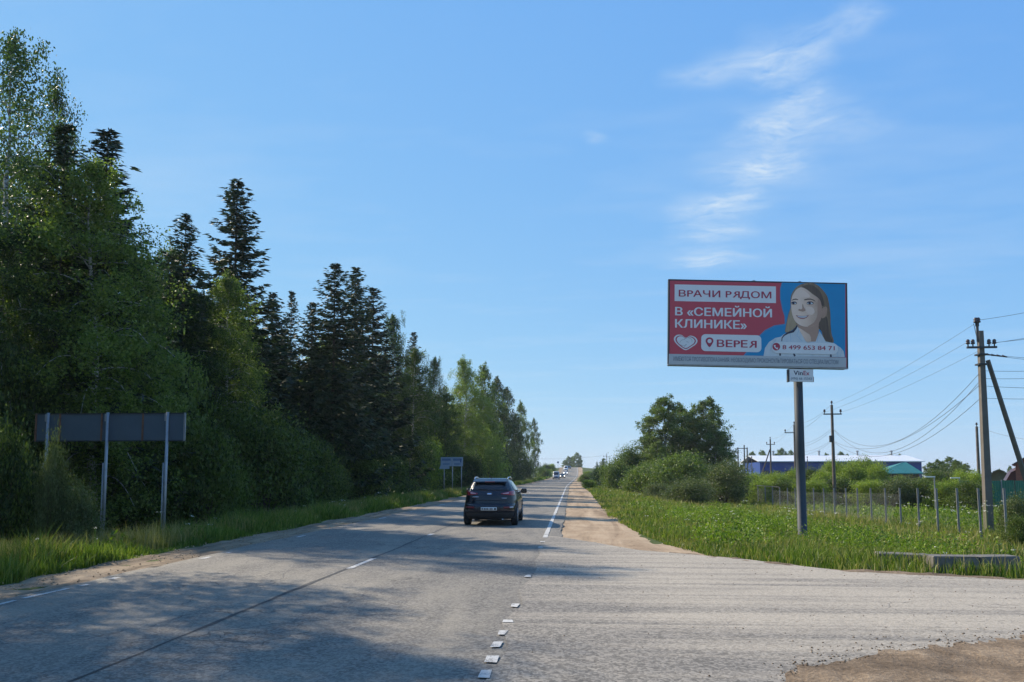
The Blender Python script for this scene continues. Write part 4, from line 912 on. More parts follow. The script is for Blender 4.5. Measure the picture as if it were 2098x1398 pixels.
qpoly('portrait_nose', [(596, 385), (612, 430), (634, 468), (600, 486), (560, 478), (538, 466), (552, 450), (580, 452)], 8, 'b_skin2', pos_p)
qpoly('portrait_nose', [(566, 400), (585, 400), (590, 445), (572, 455), (556, 448)], 9, 'b_skin3', pos_p)
qpoly('portrait_mouth', [(508, 534), (560, 542), (620, 544), (672, 534), (650, 566), (600, 584), (545, 572)], 8, 'b_lip', pos_p)
qpoly('portrait_mouth', [(524, 542), (565, 548), (620, 549), (658, 542), (630, 562), (590, 566), (548, 560)], 9, 'b_coat', pos_p)
qpoly('portrait_coat', [(85, 1068), (105, 960), (160, 880), (240, 830), (310, 815), (350, 780), (480, 738), (530, 682), (570, 765), (640, 882), (760, 882), (812, 745), (850, 805), (890, 880), (1000, 905), (1080, 960), (1122, 1010), (1135, 1080), (1130, 1088)], 5, 'b_coat', pos_p, 0)
for l_ in ([(250, 850), (200, 920), (170, 1000)], [(430, 770), (440, 830), (440, 880)], [(545, 720), (520, 800), (590, 880)], [(1060, 960), (1040, 1020), (1045, 1080)], [(1095, 990), (1080, 1080)], [(820, 770), (790, 830), (780, 882)]):
    qpoly('portrait_fold', stroke(l_, 6), 6, 'b_coat2', pos_p, 0)
qpoly('stethoscope', stroke([(322, 875), (326, 830), (352, 797), (400, 768), (470, 745), (505, 705), (524, 668)], [5, 6, 8, 11, 15, 12, 8]), 7, 'b_dark', pos_p, 0)
for l_ in ([(298, 1020), (300, 1064)], [(470, 1025), (492, 1072)], [(955, 1045), (957, 1085)]): qpoly('stethoscope', stroke(l_, 11), 7, 'b_dark', pos_p, 0)
zpoly('text_box', rrect(1145, 757, 1788, 868, 54), 11, 'b_white', pos_p)
circ = lambda cx, cy, r_, n=20: [(cx + r_ * math.cos(t_), cy + r_ * math.sin(t_)) for t_ in np.linspace(0, 2 * math.pi, n, endpoint=False)]
zpoly('phone_badge', circ(1188, 805, 38), 12, 'b_text', pos_p)
zpoly('phone_badge', stroke([(1172, 790), (1174, 806), (1186, 820), (1203, 824)], [10, 5, 5, 10]), 13, 'b_white', pos_p)
zpoly('location_pin', [(541, 805), (512, 768), (503, 745), (510, 722), (530, 710), (552, 710), (572, 722), (579, 745), (570, 768)], 5, 'b_text', pos_p, 3)
zpoly('location_pin', circ(541, 745, 20), 6, 'b_white', pos_p)
heart = lambda k, cx=309, cy=748: [(cx + k * x, cy + k * y) for x, y in [(0, 84), (-70, 40), (-108, -5), (-112, -40), (-85, -66), (-40, -66), (0, -38), (45, -58), (90, -45), (115, -12), (105, 22), (65, 52)]]
zpoly('heart_logo', heart(1.0), 1, 'b_white', pos_p, 5); zpoly('heart_logo', heart(.86), 2, 'b_text', pos_p, 5); zpoly('heart_logo', heart(.76), 3, 'b_white', pos_p, 5)
for l_ in ([(255, 760), (270, 735), (300, 728), (318, 745)], [(262, 775), (290, 790), (320, 775), (325, 745)], [(300, 728), (330, 710), (365, 725), (370, 750), (345, 775)], [(318, 745), (340, 755), (352, 740)], [(300, 800), (312, 775), (335, 770)]):
    zpoly('heart_logo', stroke(spline(l_, 5)[:len(l_) * 5 - 9], 3), 4, 'b_grey', pos_p)
def text(name, s, x0, x1, ytop, ybot, lay, mat, parent, bold=.0, mapper=uv, slope=.0285, yoff=0.0):
    cu = bpy.data.curves.new(name, 'FONT'); cu.body = s.replace('Р', 'P') if len(s) > 20 else s.replace('Р', 'P').replace('Я', 'R'); cu.size = 1.0; cu.resolution_u = 4
    o = bpy.data.objects.new(name, cu); link(o); bpy.context.view_layer.update()
    me = bpy.data.meshes.new_from_object(o.evaluated_get(bpy.context.evaluated_depsgraph_get())); bpy.data.objects.remove(o); bpy.data.curves.remove(cu)
    V = np.empty(len(me.vertices) * 3); me.vertices.foreach_get('co', V); V = V.reshape(-1, 3)
    T = [tuple(q.vertices) for q in me.polygons]; bpy.data.meshes.remove(me)
    if 'Я' in s and len(s) <= 20:                                          # a turned R makes the letter ya
        par = list(range(len(V)))
        def root(i):
            while par[i] != i: par[i] = par[par[i]]; i = par[i]
            return i
        for t_ in T:
            for i in t_[1:]: par[root(i)] = root(t_[0])
        comp = {}
        for i in range(len(V)): comp.setdefault(root(i), []).append(i)
        cl = sorted(comp.values(), key=lambda c_: min(V[i, 0] for i in c_)); ch = s.replace(' ', '')
        if len(cl) == len(ch):
            for c_, l_ in zip(cl, ch):
                if l_ == 'Я': lo_, hi_ = V[c_, 0].min(), V[c_, 0].max(); V[c_, 0] = lo_ + hi_ - V[c_, 0]
    iv = sorted((min(V[i, 0] for i in t_), max(V[i, 0] for i in t_)) for t_ in T); cutx = []; hi = iv[0][1]
    for lo_, h_ in iv[1:]:
        if lo_ - hi > .17: cutx.append((lo_ + hi) / 2)                     # a gap this wide is a space between words
        hi = max(hi, h_)
    a0, a1 = V[:, 0].min() - bold, V[:, 0].max() + bold; cap = .73
    edges = [-1e9] + cutx + [1e9]; outs = []
    for e0, e1 in zip(edges[:-1], edges[1:]):
        tris = [t_ for t_ in T if e0 < V[t_[0], 0] < e1]
        VV, FF = [], []
        shifts = [(0, 0)] if not bold else [(-bold, 0), (bold, 0), (0, bold * .35), (0, -bold * .35)]
        for k, (sx_, sy_) in enumerate(shifts):
            ids = sorted({i for t_ in tris for i in t_}); rm = {i: len(VV) + j for j, i in enumerate(ids)}
            for i in ids:
                X = x0 + (V[i, 0] + sx_ - a0) / (a1 - a0) * (x1 - x0); Yz = ybot - (V[i, 1] + sy_) / cap * (ybot - ytop) + (X - x0) * slope
                u, v = mapper(X, Yz); VV.append((u, -.052 - .0025 * lay - .0004 * k + yoff, v))
            FF += [tuple(rm[i] for i in t_) for t_ in tris]
        m2 = bpy.data.meshes.new(name); m2.from_pydata(VV, [], FF); m2.materials.append(M[mat]); m2.update(); outs.append(ob(name, m2, parent))
    return outs
text('lettering', 'ВРАЧИ РЯДОМ', 240, 1145, 234, 300, 3, 'b_text', pos_p, .013)
text('lettering', 'В «СЕМЕЙНОЙ', 205, 1150, 405, 487, 3, 'b_white', pos_p, .026)
text('lettering', 'КЛИНИКЕ»', 205, 905, 525, 608, 3, 'b_white', pos_p, .026)
text('lettering', 'ВЕРЕЯ', 612, 1000, 731, 802, 6, 'b_text', pos_p, .022)
text('lettering', '8 499 653 84 71', 1248, 1755, 787, 830, 13, 'b_text', pos_p, .014)
text('lettering', 'ИМЕЮТСЯ ПРОТИВОПОКАЗАНИЯ. НЕОБХОДИМО ПРОКОНСУЛЬТИРОВАТЬСЯ СО СПЕЦИАЛИСТОМ', 192, 1790, 893, 936, 8, 'b_ink', pos_p, .0)
# owner's plate under the panel
pl = MB(); a0 = uv(1318, 1015); a1 = uv(1552, 1015)
plx = (a0[0] + a1[0]) / 2; plw = a1[0] - a0[0]; plh = .42
plate = pl.box((plx, .0, -.035 - plh / 2), (plw, .05, plh), bevel=.006).build('owner_plate', M['b_white'], pan)
MB().box((plx - plw / 2 - .02, .03, -.05 - plh / 2), (.05, .12, plh)).build('plate_bracket', M['dark_metal'], pan)
MB().box((plx + plw / 2 - .01, .03, -.05 - plh * .75), (.06, .10, plh * .4)).build('plate_bracket', M['rust'], pan)
pu = lambda x, y: (x, y)
def ptext(s, x0, x1, yb, yt, mat, bold):
    return text('lettering', s, x0, x1, yt, yb, 0, mat, plate, bold, mapper=lambda a, b: (a, b), slope=0.0, yoff=.0235)
cx0 = plx - plw * .32; cx1 = plx + plw * .34; zb0 = -.035 - plh
ptext('Vin', cx0, cx0 + (cx1 - cx0) * .58, zb0 + plh * .52, zb0 + plh * .88, 'b_dark', .02)
ptext('Ex', cx0 + (cx1 - cx0) * .62, cx1, zb0 + plh * .52, zb0 + plh * .88, 'b_text', .02)
ptext('(496) 66 15343', plx - plw * .43, plx + plw * .43, zb0 + plh * .16, zb0 + plh * .36, 'b_ink', .012)

# ------------------------------------------------------------------ post fence on the right
posts = [(125, 650, 120), (155, 655, 148), (207, 680, 205), (249, 690, 247), (299, 700, 297), (349, 705, 348), (400, 710, 398), (454, 712, 452), (507, 725, 505), (560, 730, 558), (636, 738, 633), (708, 745, 703), (780, 765, 775), (863, 770, 857), (941, 780, 937), (1036, 800, 1030), (1135, 745, 1130), (1240, 785, 1232), (1364, 795, 1357), (1494, 865, 1487), (1640, 885, 1630), (1800, 910, 1778), (1972, 935, 1958)]
fence = thing('post_fence', 'row of thin grey steel posts fencing the meadow on the right', 'fence', (15.2, 45, gz(15.2, 45)))
fz = gz(15.2, 45); pm = None; ptop = []
for xb, yb, xt in posts:
    px = 1480 + xt / 3.395; k = (px - VPX) / F_PX
    Y = 15.6 / k
    for _ in range(6): X = 14.75 + (Y - 26) * .034; Y = X / ((px - CX) / F_PX * 1.0 + 0) if False else Y
    # solve the fence line X = 14.75 + .034 (Y - 26) along this sight line
    d = ray(px, 1000); Y = (14.75 - .034 * 26) / (d[0] / d[1] - .034); X = 14.75 + .034 * (Y - 26)
    z0 = gz(X, Y); zt = atY(px, 1000.5 if px > 1620 else 992 + (px - 1515) * .08, Y)[2]
    lean = (xb - xt) / 3.395 * .35 / F_PX * Y
    MB().tube([(X + lean - 15.2, Y - 45, z0 - .3 - fz), (X - 15.2, Y - 45, zt - fz)], .042, 6).build('post', M['fence_steel'], fence)
    ptop.append((X, Y, z0, zt))
ptop = ptop[:17]
V = []; Fq = []; n = 0
Yl = np.array([q[1] for q in ptop]); order = np.argsort(Yl); Yl = Yl[order]; Zt = np.array([q[3] for q in ptop])[order]; Z0 = np.array([q[2] for q in ptop])[order]
def wire_seg(a, b, t=.0035):
    global n
    a = np.array(a); b = np.array(b); up = np.array([0, t, t]); V.extend([a - up, a + up, b + up, b - up]); Fq.append((n, n + 1, n + 2, n + 3)); n += 4
def fpt(Y, f):
    X = 14.75 + (Y - 26) * .034; return (X - 15.2 - .04, Y - 45, np.interp(Y, Yl, Z0) + f * (np.interp(Y, Yl, Zt) - .25 - np.interp(Y, Yl, Z0)) - fz)
for y in np.arange(Yl[0] - 2, Yl[-1] + 2, .14):
    wire_seg(fpt(y, 0), fpt(y + 1.5, 1)); wire_seg(fpt(y + 1.5, 0), fpt(y, 1))
mo = ob('chain_link', np_mesh('chain_link', V, Fq, M['mesh_wire']), fence); mo["kind"] = "stuff"
for a, b in ((2, 6),):
    MB().tube([(ptop[a][0] - 15.2, ptop[a][1] - 45, ptop[a][3] - fz), (ptop[b][0] - 15.2, ptop[b][1] - 45, ptop[b][3] - fz)], .03, 6).build('top_rail', M['dark_metal'], fence)

# ------------------------------------------------------------------ concrete beams
def beam(px0, px1, pyb, h_, dep, lab, yaw=0.0, tilt=0.0):
    a = gnd(px0, pyb); b = gnd(px1, pyb); c = (a + b) / 2; L = np.linalg.norm(b - a); z0 = gz(c[0], c[1])
    m_ = MB(); m_.box((0, 0, h_ / 2 - .06), (L, dep, h_), bevel=.02)
    for v in m_.bm.verts: v.co += Vector((random.uniform(-.012, .012), random.uniform(-.012, .012), random.uniform(-.010, .010)))
    o = m_.build('concrete_beam', M['concrete']); o.location = (c[0], c[1] + dep / 2, -.06); o.rotation_euler = (0, tilt, math.atan2(b[1] - a[1], b[0] - a[0]) + yaw); return tag(o, lab, 'concrete beam', 'old concrete beams by the side road')
beam(1912, 2006, 1166, .35, .4, 'dark faced concrete beam left of the joint in the grass')
beam(2009, 2090, 1166, .345, .4, 'dark faced concrete beam at the right border')
beam(1806, 1908, 1155, .30, .35, 'tilted paler concrete beam half sunk in grass, leftmost of three', -.18, .03)

# ------------------------------------------------------------------ utility poles and wires
def insulator(parent, c, s=1.0):
    return MB().lathe([(.02 * s, -.10 * s), (.02 * s, 0), (.06 * s, .01 * s), (.07 * s, .05 * s), (.045 * s, .07 * s), (.065 * s, .10 * s), (.04 * s, .16 * s), (.015 * s, .17 * s)], c, 'Z', 10).build('insulator', M['ceramic'], parent, True)
PB = atY(2013, 800, 36.0); px_, py_ = PB[0], 36.0; z0 = gz(px_, py_)
topz = atY(2007, 663, 36.0)[2] - z0
up = thing('utility_pole', 'tall concrete utility pole with a slanting brace at the right', 'utility pole', (px_, py_, z0))
lean = atY(2007, 660, 36.0)[0] - atY(2021, 1060, 36.0)[0]
def pb(z): return Vector((lean * (z / topz - .5) * .35, 0, z))
m_ = MB(); w0, w1 = .165, .10
m_.prism([(-w0 + pb(0).x, -w0 * .9, -.5), (w0 + pb(0).x, -w0 * .9, -.5), (w0 + pb(0).x, w0 * .9, -.5), (-w0 + pb(0).x, w0 * .9, -.5)], [(-w1 + pb(topz).x, -w1, topz - .35), (w1 + pb(topz).x, -w1, topz - .35), (w1 + pb(topz).x, w1, topz - .35), (-w1 + pb(topz).x, w1, topz - .35)])
m_.build('shaft', M['pole_concrete'], up)
def pzz(py): return atY(2010, py, 36.0)[2] - z0
def pxx(px): return atY(px, 760, 36.0)[0] - px_
arm = MB().box((pxx(2010), -.16, pzz(713)), (pxx(2040) - pxx(1979), .09, .09)).build('crossarm', M['dark_metal'], up)
for px in (1982, 1992, 2025, 2036): insulator(up, (pxx(px), -.16, pzz(713) + .14), 1.35)
MB().tube([(pxx(2006.5), 0, pzz(700)), (pxx(2006.5), 0, pzz(662))], .06, 8).build('top_spike', M['dark_metal'], up); 
insulator(up, (pxx(2004), 0, pzz(662)), 1.5); insulator(up, (pxx(2009), 0, pzz(662)), 1.5)
MB().box((pxx(2012), 0, pzz(727)), (.42, .36, .07)).build('clamp_band', M['dark_metal'], up)
MB().box((pxx(2012), 0, pzz(747)), (.42, .36, .07)).build('clamp_band', M['dark_metal'], up)
MB().tube([(pxx(2026), .05, pzz(738)), (pxx(2150), .9, -.6)], [.105, .135], 4).build('brace', M['pole_concrete'], up)
MB().tube([(pxx(1997), -.1, pzz(664)), (pxx(2003), -.05, pzz(690)), (pxx(2004), -.05, pzz(708))], .014, 5).build('jumper_wire', M['wire'], up)
for i in range(4):
    MB().tube([(pxx(2019 + i * 11), -.1, pzz(727 + i * 1.2)), (pxx(2029 + i * 11), -.1, pzz(728.5 + i * 1.5))], [.05, .03], 8).build('tension_insulator', M['ceramic'], up)
def pole(px, pyt, Y, lab, arm_py=None, arm_w=35, mat='wood_pole', r0=.13, extra=None, both=True, name='utility_pole'):
    p = atY(px, pyt, Y); z0 = gz(p[0], Y); t_ = thing(name, lab, 'utility pole', (p[0], Y, z0), group='utility poles in the distance'); hh = p[2] - z0
    MB().tube([(0, 0, -.5), (0, 0, hh)], [r0 * 1.25, r0 * .85], 8).build('shaft', M[mat], t_)
    insulator(t_, (0, 0, hh + .12), 1.4)
    if arm_py:
        za = atY(px, arm_py, Y)[2] - z0; wa = arm_w / F_PX * Y; x0 = -wa / 2 if both else -wa * .9
        MB().box(((x0 + (wa / 2 if both else 0)) / 2, -.15, za), ((wa / 2 if both else 0) - x0, .1, .1)).build('crossarm', M['dark_metal'], t_)
        for xx in ((x0 + .08, wa / 2 - .08) if both else (x0 + .08,)): insulator(t_, (xx, -.15, za + .16), 1.5)
    if extra: extra(t_, hh)
    return t_, hh, p
def box_extra(t_, hh): MB().box((-.2, -.12, hh * .66), (.22, .25, .55), bevel=.03).build('meter_box', M['dark_metal'], t_)
P2 = pole(1704, 830, 67, 'pole with a straight crossarm right of the billboard post', 849, 35, extra=box_extra)
P3 = pole(1627, 870, 95, 'pole half hidden by the billboard post', 887, 22, both=False)
def strut(t_, hh): MB().tube([(-.1, 0, hh * .80), (-2.2, .2, hh * .05)], [.10, .12], 6).build('strut', M['wood_pole'], t_)
P4 = pole(1578, 900, 128, 'pole with a slanting strut before the left end of the warehouse', 911, 17, extra=strut)
P5 = pole(2001, 874, 72, 'thin dark pole left of the tall concrete pole', None)
pole(1488, 908, 150, 'far pole beside the right birch', 921, 14)
pole(1243, 931, 300, 'far pole above the bushes right of the distant road', 936, 14)
pole(1258, 938, 310, 'bare far pole, second right of the distant road'); pole(1272, 934, 300, 'bare far pole left of the birches'); pole(1249, 942, 330, 'shortest bare far pole right of the distant road')
for px, lab in ((1654, 'thin bare pole in front of the warehouse'), (1540, 'thin bare post near the transformer')):
    pole(px, 940, 120, lab, None, r0=.07, mat='pole_concrete')
# transformer on a frame of poles
Y = 170; p = atY(1522, 917, Y); z0 = gz(p[0], Y)
tf = thing('transformer_station', 'small transformer hung between poles left of the warehouse', 'transformer', (p[0], Y, z0))
f_ = lambda px: atY(px, 930, Y)[0] - p[0]
for px, py in ((1512, 917), (1525, 912), (1531, 917)): MB().tube([(f_(px), 0, -.5), (f_(px), 0, atY(px, py, Y)[2] - z0)], [.2, .13], 6).build('pole', M['pole_concrete'], tf)
MB().box((f_(1521.5), -.1, atY(1520, 919, Y)[2] - z0), (f_(1532) - f_(1511), .15, .15)).build('beam', M['dark_metal'], tf)
MB().box((f_(1520), 0, atY(1520, 957, Y)[2] - z0), (.9, .8, 1.0), bevel=.05).build('transformer_tank', M['dark_metal'], tf)
MB().box((f_(1518), 0, atY(1520, 962, Y)[2] - z0 - .1), (f_(1531) - f_(1511), .9, .12)).build('platform', M['galv'], tf)
def wire(a, b, sag, lab, grp, rad=.012, n=22):
    a = np.array(a); b = np.array(b); s = np.linspace(0, 1, n)[:, None]; P = a * (1 - s) + b * s; P[:, 2] -= (4 * s * (1 - s) * sag)[:, 0]
    return tag(MB().tube(P, rad, 5).build('power_line', M['wire']), lab, 'power line', grp)
def W36(px, py): return atY(px, py, 36.0)
def W67(px, py): return atY(px, py, 67.0)
UG = 'upper wires from the tall concrete pole'; LG = 'lower wires from the tall concrete pole'
for n_, (a, b, s_) in zip(('highest', 'middle', 'lowest'), (((1995, 665), (1704, 829), .25), ((1979, 703), (1688, 846), .25), ((2036, 703), (1720, 846), .25))):
    wire(W36(*a), W67(*b), s_, n_ + ' of three thin upper wires slanting left from the tall concrete pole', UG, .007)
for n_, (a, b, s_) in zip(('highest', 'second', 'third', 'lowest'), (((2005, 767), (1706, 878), 2.3), ((2007, 782), (1706, 879), 2.6), ((2006, 790), (1706, 903), 1.6), ((2008, 817), (1706, 904), 1.9))):
    wire(W36(*a), W67(*b), s_, n_ + ' of four sagging lower wires left of the tall concrete pole', LG, .011)
for n_, (a, b) in enumerate((((2007, 656), (2200, 620)), ((2036, 703), (2200, 672)), ((2026, 703), (2200, 680)), ((2060, 730), (2200, 736)), ((2060, 732), (2200, 742)), ((2014, 760), (2200, 757)), ((2014, 776), (2200, 771)), ((2014, 791), (2200, 795)), ((2014, 816), (2200, 815)))):
    q = atY(b[0], b[1], 35.0); wire(W36(*a), q, .05, 'wire leading right from the tall concrete pole, %s from the top' % words[n_], 'wires leading out at the right', .009)
for i, (a, b) in enumerate((((1704, 829), (1627, 868)), ((1688, 846), (1615, 884)), ((1702, 880), (1627, 908)), ((1702, 884), (1627, 914)), ((1702, 903), (1627, 922)), ((1702, 906), (1627, 930)))):
    wire(W67(*a), atY(b[0], b[1], 95.0), .5, 'faint wire left of the crossarm pole, %s from the top' % words[i], 'wires left of the crossarm pole', .009)
for n_, a, b in (('upper', (1627, 868), (1578, 898)), ('lower', (1615, 884), (1572, 909))): wire(atY(a[0], a[1], 95), atY(b[0], b[1], 128), .6, n_ + ' faint wire between the hidden pole and the strutted pole', 'wires before the warehouse', .009)
wire(P5[2], atY(2160, 905, 60), .3, 'single wire leading right from the thin dark pole', 'wires leading out at the right low', .012)
wire(atY(1243, 933, 300), atY(1095, 940, 320), .6, 'far wire crossing the sky over the road crest', 'wires over the road crest', .03)
# ------------------------------------------------------------------ buildings
M['wh_blue'] = simple('cladding_blue', (.008, .045, .24), .5, .12, .6); M['wh_roof'] = simple('roof_white', (.62, .64, .67), .5, .06, .4); M['green_roof'] = simple('roof_green', (.03, .17, .15), .45, .12, 1.5); M['brick_red'] = simple('brick_red', (.30, .095, .06), .85, .2, 5); M['brown_wall'] = simple('wall_brown', (.12, .07, .05), .85, .2, 3)
M['fence_green'] = simple('fence_green', (.02, .16, .095), .5, .10, 1.2); M['roof_dark'] = simple('roof_dark', (.055, .04, .055), .6, .2, 2); M['olive_wall'] = simple('wall_olive', (.18, .17, .09), .85, .15, 2); M['white_trim'] = simple('white_trim', (.75, .76, .78), .5, .05, 3)
M['glass'] = simple('window_glass', (.02, .025, .03), .08, .05, 2); M['roof_red'] = simple('roof_brown', (.13, .05, .04), .6, .2, 3)
Y = 180.0; a = atY(1557, 947, Y); b = atY(1888, 947, Y); g0 = -1.3; xm = (a[0] + b[0]) / 2; Wd = b[0] - a[0]
wh = thing('warehouse', 'long blue warehouse with a white roof in the distance', 'warehouse', (xm, Y, g0))
ze = a[2] - g0; zr = atY(1700, 935, Y + 9)[2] - g0
MB().box((0, 9, ze / 2 - .2), (Wd, 18, ze + .4)).build('wall', M['wh_blue'], wh)
e = .5
m_ = MB(); pts = lambda x: [(x, -e, ze + .02), (x, 9, zr), (x, 18 + e, ze + .02), (x, 18 + e, ze + .2), (x, 9, zr + .2), (x, -e, ze + .2)]
m_.prism(pts(-Wd / 2 - e), pts(Wd / 2 + e)).build('roof', M['wh_roof'], wh)
for xx in (-.35, -.05, .2, .42): MB().lathe([(.2, -.6), (.2, 1.0), (.34, 1.05), (.34, 1.2), (.1, 1.35)], (xx * Wd, 9, zr), 'Z', 10).build('roof_vent', M['galv'], wh)
for i in range(14):
    xx = -Wd / 2 + (i + .5) * Wd / 14; MB().box((xx, -.03, ze * .62), (Wd / 14 * .55, .08, .8)).build('window', M['glass'], wh)
Y = 118.0; ap = atY(1852, 947, Y + 3.2); a = atY(1800, 970, Y); b = atY(1893, 970, Y); xm = (a[0] + b[0]) / 2; g0 = gz(xm, Y); Wd = b[0] - a[0]; ze = a[2] - g0
hs = thing('green_roof_house', 'house with a green hipped roof in front of the warehouse', 'house', (xm, Y, g0)); zr = ap[2] - g0
MB().box((0, 3.2, ze / 2 - .2), (Wd - 1.0, 5.6, ze + .35)).build('wall', M['brown_wall'], hs)
m_ = MB(); v = [(-Wd / 2, 0, ze), (Wd / 2, 0, ze), (Wd / 2, 6.6, ze), (-Wd / 2, 6.6, ze)]; r0 = (ap[0] - xm, 3.3, zr); r1 = (ap[0] - xm + .4, 3.4, zr)
for q in ((v[0], v[1], r1, r0), (v[1], v[2], r1), (v[2], v[3], r0, r1), (v[3], v[0], r0), (v[3], v[2], v[1], v[0])): m_.poly(q)
bmesh.ops.remove_doubles(m_.bm, verts=m_.bm.verts, dist=.001); m_.build('roof', M['green_roof'], hs)
MB().box((0, -.02, ze - .06), (Wd + .05, .08, .14)).build('gutter', M['green_roof'], hs)
for xx in (-.3, .05, .32): MB().box((xx * Wd, .38, ze * .55), (.9, .06, 1.1)).build('window', M['glass'], hs)
def gable(name, lab, pxa, pxb, py_e, py_r, Y, wall, roof, dep=6, pxr=None, trim=None, gambrel=False):
    a = atY(pxa, py_e, Y); b = atY(pxb, py_e, Y); xm = (a[0] + b[0]) / 2; g0 = gz(xm, Y); hw = (b[0] - a[0]) / 2; ze = a[2] - g0; zr = atY((pxa + pxb) / 2, py_r, Y)[2] - g0
    t_ = thing(name, lab, 'house', (xm, Y, g0), -math.atan2(xm, Y)); prof = [(-hw, -.4), (hw, -.4), (hw, ze)] + ([(hw * .62, ze + (zr - ze) * .68)] if gambrel else []) + [(0, zr)] + ([(-hw * .62, ze + (zr - ze) * .68)] if gambrel else []) + [(-hw, ze)]
    MB().prism([(x, 0, z) for x, z in prof], [(x, dep, z) for x, z in prof]).build('wall', M[wall], t_)
    rp = prof[2:]
    for k in range(len(rp) - 1):
        (x0, z0), (x1, z1) = rp[k], rp[k + 1]; d = Vector((x1 - x0, 0, z1 - z0)).normalized(); nn = Vector((-d.z, 0, d.x)); nn = nn if nn.z > 0 else -nn
        ext = .3 if k in (0, len(rp) - 2) else .0
        s0 = Vector((x0, 0, z0)) - d * (ext if k == 0 else 0); s1 = Vector((x1, 0, z1)) + d * (ext if k == len(rp) - 2 else 0); lo_, hi_ = nn * .01, nn * .14
        Yv = Vector((0, -.45, 0)); Yw = Vector((0, dep + .3, 0))
        ro = MB().prism([s0 + lo_ + Yv, s1 + lo_ + Yv, s1 + hi_ + Yv, s0 + hi_ + Yv], [s0 + lo_ + Yw, s1 + lo_ + Yw, s1 + hi_ + Yw, s0 + hi_ + Yw]).build('roof', M[roof], t_)
        if trim: MB().prism([s0 - nn * .12 + Yv * 1.05, s1 - nn * .12 + Yv * 1.05, s1 + nn * .16 + Yv * 1.05, s0 + nn * .16 + Yv * 1.05], [s0 - nn * .12 + Yv * 1.01, s1 - nn * .12 + Yv * 1.01, s1 + nn * .16 + Yv * 1.01, s0 + nn * .16 + Yv * 1.01]).build('barge_board', M[trim], ro)
    w_ = MB().box((0, -.03, ze * .6), (hw * .5, .06, ze * .35)).build('window', M['glass'], t_); MB().box((0, -.07, ze * .6), (.06, .03, ze * .35)).build('mullion', M['white_trim'], w_)
    return t_
gable('shed', 'olive shed with a round-shouldered roof behind the green fence', 2030, 2064, 978, 964, 95, 'olive_wall', 'olive_wall', 5, gambrel=True)
gable('gambrel_house', 'dark gambrel roofed house with white edge by the red house', 2064, 2104, 980, 960, 92, 'roof_dark', 'roof_dark', 6, trim='white_trim', gambrel=True)
gable('brick_house', 'red brick house with brown roof cut by the right border', 2086, 2170, 951, 925, 84, 'brick_red', 'roof_red', 8)
# green sheet fence: each panel a part
Y = 70.0; a = atY(1966, 987, Y); zt = a[2]; gf = thing('sheet_fence', 'green corrugated metal fence behind the tall concrete pole', 'fence', (a[0], Y, gz(a[0], Y))); zf = gz(a[0], Y)
me = None; x = 0.0; i = 0; end = atY(2180, 987, Y)[0] - a[0]
while x < end:
    if me is None:
        m_ = MB(); k = np.linspace(0, 1.13, 23)
        P = [(u, .02 * (1 if (j // 2) % 2 else -1), 0) for j, u in enumerate(k)]
        for j in range(22): m_.poly([(P[j][0], P[j][1], 0), (P[j + 1][0], P[j + 1][1], 0), (P[j + 1][0], P[j + 1][1], 1), (P[j][0], P[j][1], 1)])
        o = m_.build('sheet_panel', M['fence_green'], gf); me = o.data
    else: o = ob('sheet_panel', me, gf)
    zg = gz(a[0] + x, Y) - zf; o.location = (x, (i % 2) * .03, zg + .05); o.scale = (1, 1, zt + x * .012 - zf - zg + random.uniform(-.02, .02))
    if i % 3 == 0: MB().tube([(x, -.06, zg - .3), (x, -.06, zt - zf + x * .012 + .12)], .04, 6).build('post', M['galv'], gf)
    x += 1.15; i += 1
for px, py, Y, lab in ((1914, 978, 58, 'thin pole with a short white arm in the meadow bushes'), (1965, 980, 64, 'thin pole with a white arm just left of the green fence')):
    p = atY(px, py, Y); z0 = gz(p[0], Y); t_ = thing('lamp_post', lab, 'lamp post', (p[0], Y, z0)); hh = p[2] - z0
    MB().tube([(0, 0, -.3), (0, 0, hh)], .045, 8).build('shaft', M['galv'], t_); MB().box((-.3, 0, hh + .02), (.72, .12, .08), bevel=.02).build('arm', M['white_trim'], t_)
# ------------------------------------------------------------------ vehicles
def carpaint(name, col, rough=.25, dirt=.35): return simple(name, col, rough, .06, 3, .0, spec=.35, coat=.35, dirt=((.10, .09, .08), dirt * .25))
M['navy'] = carpaint('paint_navy', (.007, .010, .019)); M['carwhite'] = carpaint('paint_white', (.7, .71, .73)); M['carsilver'] = carpaint('paint_silver', (.28, .31, .36)); M['carblack'] = carpaint('paint_black', (.012, .012, .015))
M['tint'] = simple('tinted_glass', (.008, .010, .013), .06, .05, 2, spec=.6); M['rubber'] = simple('rubber', (.018, .018, .019), .85, .2, 10); M['rim'] = simple('alloy', (.35, .36, .37), .35, .1, 5, .8)
M['plastic'] = simple('black_plastic', (.022, .022, .024), .7, .15, 8); M['tail'] = simple('tail_red', (.30, .012, .018), .15, .08, 8, coat=.6); M['tail2'] = simple('tail_clear', (.55, .30, .32), .15, .05, 8, coat=.6); M['chrome'] = simple('chrome', (.6, .6, .62), .15, .05, 3, 1.0); M['plate'] = simple('number_plate', (.62, .64, .64), .5, .05, 5)
M['reflector'] = simple('reflector', (.16, .015, .02), .3, .1, 5)
def headlamp_mat():
    m, t = new_mat('headlamp_lit'); e = nd(t, 'ShaderNodeEmission', {'Color': (1, .97, .9, 1), 'Strength': 6.0}); nd(t, 'ShaderNodeOutputMaterial', {'Surface': e.outputs[0]}); return m
M['lamp_lit'] = headlamp_mat()
